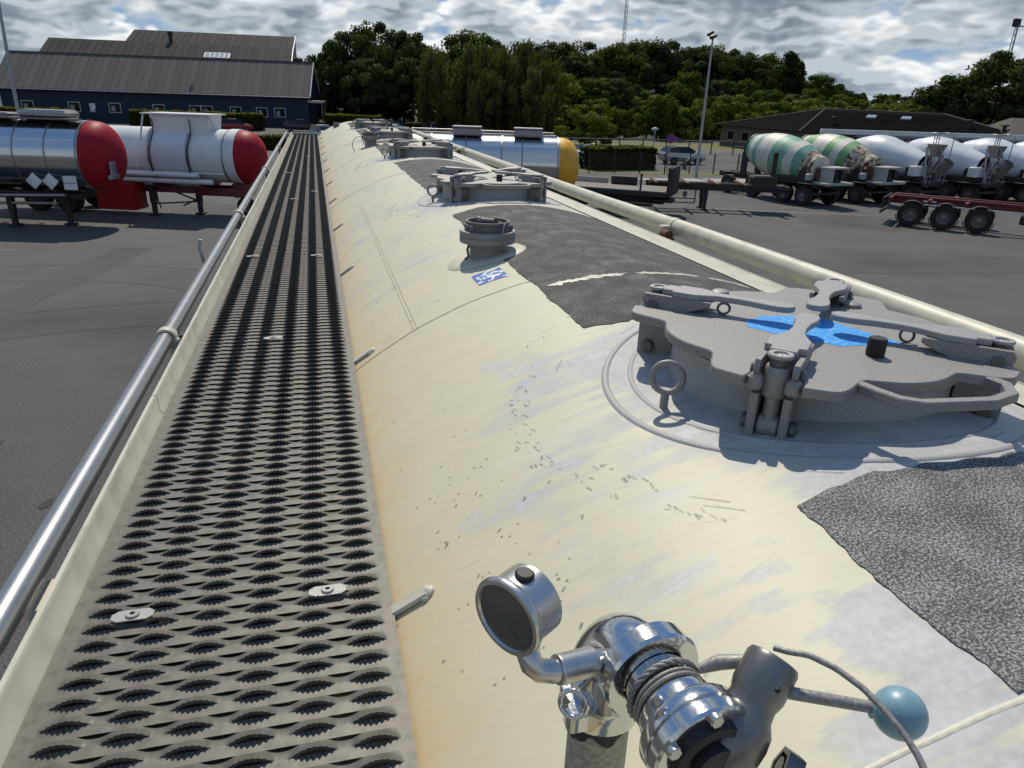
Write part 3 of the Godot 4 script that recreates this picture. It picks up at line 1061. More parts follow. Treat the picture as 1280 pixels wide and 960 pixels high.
	for p in [Vector2(-0.10, -0.075), Vector2(-0.045, -0.095), Vector2(0.04, -0.085), Vector2(0.075, -0.055), Vector2(0.085, 0.0), Vector2(0.1, 0.05), Vector2(0.123, 0.122), Vector2(0.09, 0.118), Vector2(-0.015, 0.115), Vector2(-0.05, 0.07), Vector2(-0.10, 0.015), Vector2(-0.125, -0.03)]:
		bp.append(p)
	b.prism(bp, 0.0852, 0.0856)
	part(mh, "blue_paint_patch", b, M.blue)
	make_vent(o, 0.60, -2.60, 0.0)
	make_vent(o, 0.62, -8.75, 0.02)
	# printed sticker by the vent
	b = mb()
	b.surf(func(u: float, w: float) -> Vector3:
		var x := lerpf(0.497, 0.598, u)
		return Vector3(x, tank_y(x) + 0.0012, lerpf(-2.265, -2.395, w)), 10, 4)
	var si := Image.create(128, 96, false, Image.FORMAT_RGB8)
	si.fill(Color(0.07, 0.33, 0.66))
	var sn := noise(81, 0.022, 3)
	for yy in 96:
		for xx in 128:
			if sn.get_noise_2d(xx * 0.9, yy * 1.6) > 0.16 or (absi(yy - 40) < 7 and xx > 18 and xx < 112 and sn.get_noise_2d(xx * 3.0, 300.0) > -0.1) or (absi(yy - 66) < 5 and xx > 30 and xx < 96 and sn.get_noise_2d(xx * 3.0, 500.0) > -0.05):
				si.set_pixel(xx, yy, Color(0.84, 0.86, 0.84))
	var sm := StandardMaterial3D.new()
	sm.albedo_texture = ImageTexture.create_from_image(si)
	sm.roughness = 0.5
	part(o, "sticker", b, sm)
	# walkway
	var w := node(o, "walkway")
	tread(w, -10, 80, 0.0038, true)
	tread(w, 80, 190, 0.0079, false)
	tread(w, 190, 300, 0.0118, false)
	tread(w, 300, 401, 0.0118, false)
	for k in [[-0.335, -1.043], [-0.03, -1.040], [-0.185, -2.47], [-0.35, -3.87], [-0.03, -3.86], [-0.19, -6.1], [-0.03, -6.6], [-0.3, -8.2], [-0.1, -10.5]]:
		clip(w, k[0], k[1])
	b = mb()
	for i in 14:
		b.box(Vector3(-0.19, YW - 0.07, 0.25 - 1.235 * i), Vector3(0.5, 0.05, 0.04), 0.004)
	b.box(Vector3(0.074, YW - 0.03, -7.8), Vector3(0.004, 0.058, 17.0))
	part(w, "cross_bearer", b, M.galv)
	b = mb()
	b.box(Vector3(-0.19, YW - 0.21, -7.7), Vector3(0.53, 0.01, 16.8))
	part(w, "drip_tray", b, M.cream_dirty)
	b = mb()
	b.box(Vector3(-0.18, YW + 0.012, -16.31), Vector3(0.52, 0.035, 0.12), 0.005)
	part(w, "end_plate", b, M.steel_dark)
	# gussets that carry the inner edge of the walkway
	for i in 13:
		var z := -0.975 - 1.2355 * i
		b = mb()
		var x0 := 0.052
		var x1 := 0.132
		var d := Vector3(x1 - x0, tank_y(x1) - tank_y(x0), 0.02).normalized()
		b.at(inv * Transform3D(Basis(d, Vector3(-d.y, d.x, 0).normalized(), Vector3(0, 0, 1)).orthonormalized(), Vector3((x0 + x1) / 2, tank_y((x0 + x1) / 2) + 0.006, z)))
		b.box(Vector3.ZERO, Vector3(0.105, 0.009, 0.026), 0.003)
		b.sphere(Vector3(0.05, -0.003, 0), 0.012, 10, 0.7)
		b.sphere(Vector3(0.044, -0.003, 0.009), 0.009, 10, 0.7)
		part(o, "gusset", b, M.cream)
	# coaming angle on the outside
	b = mb()
	var cp := PackedVector2Array([Vector2(-0.462, 3.62), Vector2(-0.462, 3.945), Vector2(-0.459, 3.951), Vector2(-0.451, 3.952), Vector2(-0.447, 3.946), Vector2(-0.445, 3.905), Vector2(-0.435, 3.897), Vector2(-0.433, 3.885), Vector2(-0.45, 3.885), Vector2(-0.45, 3.62)])
	b.at(inv * Transform3D(Basis(Vector3(1, 0, 0), Vector3(0, 0, 1), Vector3(0, -1, 0)), Vector3.ZERO))
	var flip := PackedVector2Array()
	for p in cp:
		flip.append(Vector2(p.x, -p.y))
	b.prism(flip, -16.3, -1.9, 0.0, 50.0)
	b.prism(flip, -1.895, 0.9, 0.0, 50.0)
	part(o, "coaming", b, M.cream)
	# folded handrail
	b = mb()
	b.cyl(Vector3(-0.503, 3.945, 0.9), Vector3(-0.512, 3.945, -2.45), 0.0245, 28)
	b.cyl(Vector3(-0.512, 3.945, -2.45), Vector3(-0.535, 3.965, -15.6), 0.0235, 24)
	part(o, "handrail", b, M.rail)
	for z in [-2.42, -5.0, -8.1, -11.4, -14.4]:
		b = mb()
		b.lathe([Vector2(0.0245, -0.02), Vector2(0.032, -0.02), Vector2(0.033, -0.017), Vector2(0.033, 0.017), Vector2(0.032, 0.02), Vector2(0.0245, 0.02)], 24, Vector3(-0.511 + (z + 2.4) * 0.0018, 3.946 - (z + 2.4) * 0.0014, z), MB.up(Vector3(0, 0, 1)))
		b.box(Vector3(-0.487, 3.9, z + 0.01), Vector3(0.03, 0.09, 0.03), 0.004)
		part(o, "rail_clamp", b, M.cream)
		b = mb()
		b.box(Vector3(-0.49, 3.86, z - 0.1), Vector3(0.045, 0.13, 0.05), 0.006)
		b.cyl(Vector3(-0.515, 3.8, z - 0.1), Vector3(-0.515, 3.9, z - 0.1), 0.012, 12)
		part(o, "rail_hinge", b, M.blackmetal)
	b = mb()
	b.tube([Vector3(-0.56, 3.9, -3.7), Vector3(-0.575, 3.99, -3.7), Vector3(-0.565, 4.03, -3.7)], 0.008, 8)
	part(o, "hook", b, M.pole)
	b = mb()
	b.box(Vector3(-0.487, 3.885, -1.13), Vector3(0.03, 0.05, 0.1), 0.008)
	part(o, "rail_bracket", b, M.cream)
	b = mb()
	b.box(Vector3(-0.49, 3.86, -1.0), Vector3(0.03, 0.05, 0.05), 0.01)
	part(o, "rail_bracket", b, M.cream)
	# right hand edge: flat kick strip, brackets and the cream vapour pipe
	b = mb()
	b.surf(func(u: float, w: float) -> Vector3:
		var x := lerpf(1.505, 1.655, u)
		return Vector3(x, 4.097 - 0.012 * u, lerpf(0.9, -16.2, w)), 3, 12)
	b.box(Vector3(1.655, 4.05, -7.65), Vector3(0.006, 0.075, 17.1))
	part(o, "edge_strip", b, M.cream)
	b = mb()
	var vp := [[1.74, 4.125, 0.9], [1.77, 4.122, -1.7], [1.80, 4.112, -3.3], [1.80, 4.10, -4.4], [1.82, 4.09, -8.0], [1.84, 4.08, -15.8]]
	var path := []
	for k in vp:
		path.append(Vector3(k[0], k[1], k[2]))
	b.tube(path, 0.041, 28)
	part(o, "vapour_pipe", b, M.cream)
	for z in [-3.42, -6.3, -9.2, -12.1, -15.0]:
		b = mb()
		var px := 1.80 if z > -4.0 else 1.81
		var py := 4.108 if z > -4.0 else 4.093
		b.lathe([Vector2(0.041, -0.022), Vector2(0.047, -0.022), Vector2(0.047, 0.022), Vector2(0.041, 0.022)], 28, Vector3(px, py, z), MB.up(Vector3(0, 0, 1)))
		b.box(Vector3(1.735, 4.095, z + 0.01), Vector3(0.05, 0.05, 0.05), 0.005)
		var d := mb()
		d.box(Vector3(1.71, 4.05, z + 0.05), Vector3(0.09, 0.05, 0.1), 0.01)
		d.cyl(Vector3(1.72, 4.08, z + 0.03), Vector3(1.72, 4.08, z + 0.09), 0.025, 14)
		part2(o, "pipe_bracket", [[b, M.cream], [d, M.rust]])
	b = mb()
	b.cyl(Vector3(0.43, 3.9, -15.3), Vector3(0.43, 4.18, -15.3), 0.06, 16)
	part(o, "end_post", b, M.steel_dark)
	b = mb()
	b.torus(Vector3(0.50, 4.17, -8.6), Vector3(0.3, 0.1, 1), 0.1, 0.004, 30, 5)
	part(o, "wire_loop", b, M.steel_dark)
	make_valve(o)
	# running gear, out of sight below the shell
	b = mb()
	for x in [0.5, 1.42]:
		b.box(Vector3(x, 1.55, -7.5), Vector3(0.14, 0.5, 15.0), 0.02)
	for z in [-1.5, -2.9, -4.3, -13.0]:
		b.box(Vector3(0.96, 1.55, z), Vector3(1.9, 0.2, 0.15), 0.02)
	b.box(Vector3(0.96, 1.9, -7.5), Vector3(1.6, 0.2, 14.0), 0.02)
	part(o, "chassis", b, M.blackmetal)
	for z in [-1.5, -2.9, -4.3]:
		for x in [-0.12, 2.04]:
			wheel(o, inv * Vector3(x, 0.53, z), Vector3(signf(x - 1.0), 0, 0), 0.53, 0.36)
	for x in [0.1, 1.82]:
		b = mb()
		b.box(Vector3(x, 0.75, -12.0), Vector3(0.14, 1.5, 0.14), 0.01)
		b.box(Vector3(x, 0.04, -12.0), Vector3(0.3, 0.08, 0.3), 0.01)
		part(o, "landing_leg", b, M.blackmetal)
	inv = Transform3D.IDENTITY

func wheel(parent: Node, at_: Vector3, axis: Vector3, r: float, w: float) -> Node3D:
	var o := node(parent, "wheel", Transform3D(MB.up(axis), at_))
	var b := MB.new()
	b.lathe([Vector2(r * 0.55, -w / 2), Vector2(r * 0.93, -w / 2), Vector2(r, -w * 0.36), Vector2(r, w * 0.36), Vector2(r * 0.93, w / 2), Vector2(r * 0.55, w / 2), Vector2(r * 0.53, w * 0.42)], 28)
	part(o, "tyre", b, M.tyre)
	b = MB.new()
	b.lathe([Vector2(r * 0.55, w * 0.46), Vector2(r * 0.5, w * 0.44), Vector2(r * 0.45, w * 0.2), Vector2(r * 0.3, w * 0.16), Vector2(r * 0.26, w * 0.4), Vector2(r * 0.14, w * 0.44), Vector2(0, w * 0.44)], 20)
	for k in 8:
		var a := TAU * k / 8
		b.cyl(Vector3(cos(a) * r * 0.36, w * 0.15, sin(a) * r * 0.36), Vector3(cos(a) * r * 0.36, w * 0.24, sin(a) * r * 0.36), r * 0.035, 6)
	part(o, "rim", b, M.hub)
	return o

func make_valve(o: Node) -> void:
	# pressure gauge, elbow and relief valve on the stub in the foreground
	var v := node(o, "pressure_valve")
	var b := mb()
	b.lathe([Vector2(0.042, 0), Vector2(0.033, 0.012), Vector2(0.0285, 0.02), Vector2(0.0275, 0.2), Vector2(0.0275, 0.245)], 36, Vector3(0.217, 4.0, -0.452), MB.up(Vector3(-0.01, 1, 0.03)))
	part(v, "stub", b, M.cream_dirty)
	b = mb()
	var tz := noise(91, 4.0, 3)
	b.surf(func(u: float, w: float) -> Vector3:
		var a := u * TAU
		var y := 4.203 - w * (0.02 + 0.02 * tz.get_noise_1d(u * 0.9) + 0.006 * tz.get_noise_1d(u * 4.0))
		var rr := 0.0295 + 0.0012 * tz.get_noise_2d(u * 20.0, w * 3.0)
		return Vector3(0.2147 + cos(a) * rr, y, -0.4465 + sin(a) * rr), 72, 4)
	part(v, "torn_tape", b, M.black)
	b = mb()
	b.lathe([Vector2(0.027, 0), Vector2(0.036, 0.0), Vector2(0.037, 0.004), Vector2(0.037, 0.02), Vector2(0.036, 0.024), Vector2(0.026, 0.024)], 36, Vector3(0.214, 4.2, -0.446), MB.up(Vector3(-0.01, 1, 0.03)))
	b.box(Vector3(0.184, 4.212, -0.425), Vector3(0.02, 0.022, 0.018), 0.003)
	b.torus(Vector3(0.1725, 4.247, -0.408), Vector3(-0.55, 0.35, 0.8), 0.011, 0.0022, 24, 8)
	b.cyl(Vector3(0.178, 4.255, -0.415), Vector3(0.196, 4.262, -0.425), 0.0045, 10)
	part(v, "clamp_ring", b, M.chrome)
	# elbow
	var path := [Vector3(0.213, 4.222, -0.446)]
	for i in 11:
		var a := PI / 2 * i / 10.0
		path.append(Vector3(0.213 + 0.012 * sin(a), 4.247 + 0.036 * sin(a), -0.446 + 0.038 * (1.0 - cos(a))))
	path.append(Vector3(0.2275, 4.283, -0.395))
	b = mb()
	b.tube(path, 0.0275, 36)
	part(v, "elbow", b, M.chrome)
	var ax := MB.up(Vector3(0.1, -0.03, 1.0))
	var p0 := Vector3(0.2275, 4.283, -0.406)
	b = mb()
	b.lathe([Vector2(0.026, 0), Vector2(0.038, 0.0), Vector2(0.041, 0.003), Vector2(0.042, 0.018), Vector2(0.040, 0.021), Vector2(0.0275, 0.022)], 40, p0, ax)
	part(v, "union_nut", b, M.chrome)
	b = mb()
	b.lathe([Vector2(0.0265, 0.022), Vector2(0.0265, 0.05), Vector2(0.031, 0.051), Vector2(0.032, 0.055), Vector2(0.032, 0.068)], 40, p0, ax)
	b.lathe([Vector2(0.032, 0.064), Vector2(0.039, 0.066), Vector2(0.041, 0.069), Vector2(0.041, 0.077), Vector2(0.039, 0.078), Vector2(0.039, 0.0805), Vector2(0.042, 0.0815), Vector2(0.042, 0.09), Vector2(0.04, 0.092), Vector2(0.03, 0.092)], 44, p0, ax)
	part(v, "valve_body", b, M.chrome)
	b = mb()
	b.lathe([Vector2(0.031, 0.0915), Vector2(0.029, 0.098), Vector2(0.024, 0.1), Vector2(0.0235, 0.096), Vector2(0.016, 0.096), Vector2(0.0155, 0.104), Vector2(0, 0.105)], 36, p0, ax)
	part(v, "inner_seal", b, M.black)
	b = mb()
	for k in 6:
		var a := TAU * k / 6 + 0.5
		var q := p0 + ax * Vector3(cos(a) * 0.0355, 0.091, sin(a) * 0.0355)
		b.cyl(q, q + ax.y * 0.006, 0.0058, 6, -1.0, 0.001)
	part(v, "flange_bolt", b, M.brushed)
	# twisted wire round the neck and its free end
	b = mb()
	for s in 3:
		var wp := []
		for i in 61:
			var a := TAU * i / 60.0
			var tw := a * 9.0 + TAU * s / 3
			wp.append(p0 + ax * Vector3(cos(a) * (0.0295 + 0.0014 * cos(tw)), 0.034 + 0.0014 * sin(tw), sin(a) * (0.0295 + 0.0014 * cos(tw))))
		b.tube(wp, 0.0014, 6, false)
	for s in 2:
		var wp := []
		for i in 40:
			var a := PI * 2.0 * i / 39.0
			wp.append(p0 + ax * Vector3(cos(a) * 0.0285, 0.041 + s * 0.004, sin(a) * 0.0285))
		b.tube(wp, 0.0016, 6, false)
	b.tube([Vector3(0.258, 4.298, -0.372), Vector3(0.272, 4.306, -0.368), Vector3(0.288, 4.311, -0.36)], [0.0035, 0.006, 0.005], 10)
	part(v, "wire_wrap", b, M.steel)
	b = mb()
	var cw := [Vector3(0.300, 4.334, -0.346), Vector3(0.307, 4.335, -0.339), Vector3(0.318, 4.337, -0.331), Vector3(0.330, 4.336, -0.316), Vector3(0.338, 4.334, -0.297), Vector3(0.342, 4.330, -0.280), Vector3(0.345, 4.325, -0.264), Vector3(0.345, 4.320, -0.250), Vector3(0.343, 4.310, -0.235), Vector3(0.33, 4.25, -0.2)]
	var cv := Curve3D.new()
	for i in cw.size():
		var tn2: Vector3 = (cw[mini(i + 1, cw.size() - 1)] - cw[maxi(i - 1, 0)]) / 6.0
		cv.add_point(cw[i], -tn2, tn2)
	var cb := []
	for i in 41:
		cb.append(cv.sample_baked(cv.get_baked_length() * i / 40.0))
	b.tube(cb, 0.0023, 8)
	part(v, "cable", b, M.steel)
	# gauge
	var gn := Vector3(-0.74, -0.03, 0.49).normalized()
	var gb := MB.up(gn)
	var gc := Vector3(0.1175, 4.341, -0.414)
	b = mb()
	b.lathe([Vector2(0, -0.03), Vector2(0.0265, -0.03), Vector2(0.0285, -0.028), Vector2(0.0287, -0.003), Vector2(0.031, -0.002), Vector2(0.0322, 0.0), Vector2(0.0322, 0.003), Vector2(0.031, 0.005), Vector2(0.0278, 0.0052), Vector2(0.0268, 0.003)], 48, gc, gb)
	part(v, "gauge_case", b, M.brushed)
	b = mb()
	b.lathe([Vector2(0.0269, 0.0032), Vector2(0.012, 0.0042), Vector2(0.0, 0.0044)], 40, gc, gb)
	part(v, "gauge_face", b, M.dial)
	for i in 25:
		var a := deg_to_rad(-45.0 + 270.0 * i / 24.0)
		var l := 0.0035 if i % 4 == 0 else 0.002
		b = mb()
		var e := gb.x * cos(a) + gb.z * sin(a)
		b.cyl(gc + gn * 0.0036 + e * (0.0235 - l), gc + gn * 0.0034 + e * 0.0235, 0.0004, 5)
		part(v, "scale_mark", b, M.tick)
	b = mb()
	b.cyl(gc + gn * 0.0046 - gb.x * 0.005, gc + gn * 0.0044 + (gb.x * 0.6 + gb.z * 0.8) * 0.018, 0.0006, 6)
	part(v, "needle", b, M.tick)
	b = mb()
	var pu := Vector3(0.05, 1, 0.05)
	b.lathe([Vector2(0.0075, 0.0), Vector2(0.0075, 0.003), Vector2(0.006, 0.0042), Vector2(0, 0.0042)], 18, gc - gn * 0.014 + Vector3(0.001, 0.0277, 0.001), MB.up(pu))
	part(v, "filler_plug", b, M.rubber)
	b = mb()
	var sp := [gc - gn * 0.016 + Vector3(0, -0.022, 0), Vector3(0.1305, 4.312, -0.404), Vector3(0.1325, 4.304, -0.4), Vector3(0.1385, 4.2985, -0.398), Vector3(0.148, 4.2965, -0.397), Vector3(0.156, 4.296, -0.398)]
	b.tube(sp, 0.0092, 18)
	part(v, "gauge_elbow", b, M.brushed)
	b = mb()
	var s0 := Vector3(0.153, 4.2962, -0.3975)
	var s1 := Vector3(0.185, 4.2915, -0.4045)
	b.cyl(s0, s1, 0.0118, 22, -1.0, 0.001)
	b.torus(s0.lerp(s1, 0.02), s1 - s0, 0.0098, 0.0022, 22, 8)
	b.tube([s1 + (s0 - s1) * 0.1, s1 + Vector3(0.006, -0.0012, -0.002), s1 + Vector3(0.012, -0.005, -0.005), s1 + Vector3(0.017, -0.012, -0.009)], 0.0085, 16)
	part(v, "gauge_socket", b, M.brushed)
	b = mb()
	b.box(Vector3(0.2, 4.262, -0.405), Vector3(0.018, 0.04, 0.03), 0.004)
	part(v, "lug", b, M.brushed)
	# relief valve with lever and ball
	var ra := Vector3(0.32, 0.80, -0.42).normalized()
	ra = (Vector3(0.303, 4.327, -0.345) - Vector3(0.262, 4.286, -0.322)).normalized()
	var rb := MB.up(ra)
	var rp := Vector3(0.262, 4.286, -0.322)
	b = mb()
	b.lathe([Vector2(0.0, -0.03), Vector2(0.012, -0.03), Vector2(0.0225, -0.012), Vector2(0.0235, 0.0), Vector2(0.0225, 0.01), Vector2(0.018, 0.018), Vector2(0.0172, 0.026), Vector2(0.0185, 0.03), Vector2(0.0195, 0.034), Vector2(0.0195, 0.056), Vector2(0.018, 0.0595), Vector2(0.0145, 0.0605), Vector2(0.014, 0.0592), Vector2(0, 0.0592)], 32, rp, rb)
	b.box(rp + Vector3(-0.012, 0.002, -0.004), Vector3(0.018, 0.02, 0.02), 0.004)
	part(v, "relief_valve", b, M.cast)
	b = mb()
	b.lathe([Vector2(0.0045, 0.0), Vector2(0.0, 0.0)], 16, rp + ra * 0.0597, rb)
	b.sphere(rp + rb.z * 0.0185 + ra * 0.04, 0.0028, 8)
	part(v, "cap_hole", b, M.black)
	b = mb()
	var r0 := Vector3(0.300, 4.3105, -0.327)
	var r1 := Vector3(0.3645, 4.3075, -0.2985)
	b.cyl(r0, r1, 0.0046, 14, 0.0042)
	part(v, "lever", b, M.steel)
	b = mb()
	b.sphere(Vector3(0.3725, 4.3065, -0.2945), 0.0182, 32)
	b.cyl(Vector3(0.3725, 4.3065, -0.2945) - (r1 - r0).normalized() * 0.0195, Vector3(0.3725, 4.3065, -0.2945), 0.007, 16)
	part(v, "lever_ball", b, M.ball)
	b = mb()
	b.lathe([Vector2(0.012, 0), Vector2(0.016, 0.0), Vector2(0.016, 0.012), Vector2(0.011, 0.014)], 6, Vector3(0.285, 4.272, -0.3), MB.up(Vector3(0.6, -0.3, 0.5)))
	b.cyl(Vector3(0.285, 4.272, -0.3), Vector3(0.298, 4.266, -0.289), 0.008, 12)
	part(v, "side_nut", b, M.cast)

func sheet(x0: float, z0: float, x1: float, z1: float, y: float, m: Material, called: String) -> void:
	var b := MB.new()
	b.quad(Vector3(x0, y, z0), Vector3(x1, y, z0), Vector3(x1, y, z1), Vector3(x0, y, z1), Vector3.UP)
	struct(called, b, m)

func poly_sheet(pts: Array, y: float, m: Material, called: String) -> void:
	var b := MB.new()
	var p := PackedVector2Array(pts)
	var t := Geometry2D.triangulate_polygon(p)
	for q in range(0, t.size(), 3):
		b.tri(Vector3(p[t[q]].x, y, p[t[q]].y), Vector3(p[t[q + 1]].x, y, p[t[q + 1]].y), Vector3(p[t[q + 2]].x, y, p[t[q + 2]].y), Vector3.UP, Vector3.UP, Vector3.UP)
	struct(called, b, m)

func asphalt(base: float, seed_: int) -> StandardMaterial3D:
	var m := StandardMaterial3D.new()
	m.albedo_color = Color(base, base, base * 0.998).linear_to_srgb()
	m.albedo_texture = ntex(seed_, 0.15, 1024, [[0.0, grey(0.3)], [0.3, grey(0.66)], [0.6, grey(0.88)], [0.75, grey(1.0)], [1.0, Color(1.7, 1.66, 1.6)]], 3)
	m.uv1_triplanar = true
	m.uv1_world_triplanar = true
	m.uv1_scale = Vector3.ONE * 0.22
	m.detail_enabled = true
	m.detail_blend_mode = BaseMaterial3D.BLEND_MODE_MUL
	m.detail_albedo = ntex(seed_ + 1, 0.006, 1024, [[0.0, grey(0.62)], [0.35, grey(0.85)], [0.5, grey(0.94)], [0.62, grey(0.9)], [1.0, grey(1.0)]], 7)
	m.detail_uv_layer = BaseMaterial3D.DETAIL_UV_2
	m.uv2_triplanar = true
	m.uv2_world_triplanar = true
	m.uv2_scale = Vector3.ONE * 0.018
	m.roughness = 0.88
	return m

func grass_mat(seed_: int, a: Color, b: Color) -> StandardMaterial3D:
	var m := StandardMaterial3D.new()
	m.albedo_texture = ntex(seed_, 0.06, 1024, [[0.0, a.linear_to_srgb()], [0.5, a.lerp(b, 0.5).linear_to_srgb()], [1.0, b.linear_to_srgb()]], 5)
	m.uv1_triplanar = true
	m.uv1_world_triplanar = true
	m.uv1_scale = Vector3.ONE * 0.06
	m.roughness = 0.95
	return m

func make_ground() -> void:
	M.asphalt = asphalt(0.132, 101)
	M.asphalt_dark = asphalt(0.112, 103)
	M.asphalt_mark = asphalt(0.118, 101)
	M.asphalt_pale = asphalt(0.16, 105)
	M.concrete = worn(Color(0.34, 0.33, 0.30), 0.9, 0.0, M.grime, 0.3, true)
	M.grass = grass_mat(107, Color(0.07, 0.075, 0.018), Color(0.16, 0.15, 0.035))
	M.soil = grass_mat(109, Color(0.012, 0.016, 0.006), Color(0.035, 0.04, 0.012))
	sheet(-900, 300, 1100, -1300, -0.02, M.soil, "ground")
	sheet(-120, 60, 150, -72, 0.0, M.asphalt, "yard")
	sheet(-120, -71.9, 20, -126, -0.004, M.asphalt, "car_park")
	# road, verge and pavement behind the fence
	sheet(20.4, -72.4, 160, -78.5, 0.0, M.asphalt_pale, "road")
	sheet(20.4, -78.6, 160, -92.0, -0.008, M.grass, "grass_verge")
	sheet(20.4, -92.1, 160, -97.0, 0.0, M.asphalt_pale, "road")
	poly_sheet([Vector2(18.5, -52.8), Vector2(34, -49.6), Vector2(34, -47.6), Vector2(18.5, -50.2)], 0.006, M.grass, "grass_strip")
	poly_sheet([Vector2(21.0, -46.6), Vector2(33, -46.4), Vector2(33, -43.9), Vector2(21.6, -44.2)], 0.005, M.concrete, "pavement")
	# worn pale patch, repairs and a painted line in the yard
	poly_sheet([Vector2(-14.0, -25.4), Vector2(-10.2, -25.0), Vector2(-8.6, -24.8), Vector2(-9.0, -24.5), Vector2(-10.1, -24.3), Vector2(-14.0, -23.9)], 0.004, M.asphalt_pale, "worn_patch")
	poly_sheet([Vector2(-6.2, -24.8), Vector2(-5.2, -24.6), Vector2(-6.9, -16.0), Vector2(-8.1, -16.2)], 0.004, M.asphalt_dark, "asphalt_repair")
	poly_sheet([Vector2(12.0, -21.0), Vector2(30.0, -18.6), Vector2(30.0, -16.5), Vector2(12.0, -19.0)], 0.004, M.asphalt_dark, "asphalt_repair")
	poly_sheet([Vector2(19.0, -32.3), Vector2(27.5, -29.2), Vector2(27.5, -29.1), Vector2(19.0, -32.17)], 0.006, M.concrete, "painted_line")
	poly_sheet([Vector2(-30, -84), Vector2(2, -88), Vector2(2, -86), Vector2(-30, -81)], 0.004, M.asphalt_dark, "asphalt_repair")
	# turning marks of tyres, oil drips and cracks
	var r := RandomNumberGenerator.new()
	r.seed = 8
	for k in [[-3.5, -9.0, 7.0, 0.2, 1.9], [-5.0, -12.5, 9.0, -0.2, 1.5], [-7.5, -14.0, 6.5, 0.0, 1.7], [14.0, -24.0, 12.0, 0.4, 1.6], [20.0, -21.0, 9.0, 0.1, 1.4], [16.0, -28.0, 15.0, 0.0, 1.2]]:
		for off in [0.0, 1.9]:
			var tb := MB.new()
			var R: float = k[2] + off
			for i in 40:
				var a0 := lerpf(k[3], k[3] + k[4], i / 40.0)
				var a1 := lerpf(k[3], k[3] + k[4], (i + 1) / 40.0)
				var w := 0.09
				var c := Vector3(k[0], 0.0035, k[1])
				var p0 := Vector3(cos(a0), 0, -sin(a0))
				var p1 := Vector3(cos(a1), 0, -sin(a1))
				tb.quad(c + p0 * (R - w), c + p1 * (R - w), c + p1 * (R + w), c + p0 * (R + w), Vector3.UP)
			struct("tyre_mark", tb, M.asphalt_mark)
	for k in [[-2.6, -5.8], [-3.4, -8.6], [-2.0, -7.2], [-4.6, -10.5], [-6.2, -17.5], [10.0, -17.0], [18.0, -25.0], [23.0, -27.5], [-3.0, -20.0]]:
		var pts := []
		var s := r.randf_range(0.03, 0.1)
		for i in 12:
			var a := TAU * i / 12
			var q := s * r.randf_range(0.6, 1.3)
			pts.append(Vector2(k[0] + cos(a) * q, k[1] + sin(a) * q * 1.4))
		poly_sheet(pts, 0.0075, M.asphalt_dark, "oil_stain")
	# wooded rise in the distance
	var b := MB.new()
	var f := noise(120, 0.008, 3)
	b.surf(func(u: float, w: float) -> Vector3:
		var x := lerpf(-60.0, 520.0, u)
		var z := lerpf(-112.0, -560.0, w)
		var rise := smoothstep(-118.0, -200.0, z) * smoothstep(8.0, 60.0, x)
		return Vector3(x, -0.3 + rise * (4.5 + f.get_noise_2d(x, z) * 3.0) + 0.6 * rise * smoothstep(330.0, 120.0, x) , z), 60, 40)
	struct("hillside", b, M.soil)

# ---------- vegetation ----------

func leaf(b: MB, p: Vector3, nrm: Vector3, s: float, r: RandomNumberGenerator) -> void:
	var n := (nrm + Vector3(r.randf_range(-1, 1), r.randf_range(-1, 1), r.randf_range(-1, 1)) * 0.9).normalized()
	var t := n.cross(Vector3(r.randf_range(-1, 1), r.randf_range(-1, 1), r.randf_range(-1, 1))).normalized()
	var q := n.cross(t)
	var w := s * r.randf_range(0.35, 0.6)
	var l := s * r.randf_range(0.7, 1.2)
	var sn := (nrm * 0.75 + n * 0.5 + Vector3(0, 0.15, 0)).normalized()
	b.tri(p - t * l, p + q * w, p + t * l, sn, sn, sn)
	b.tri(p - t * l, p + t * l, p - q * w, sn, sn, sn)

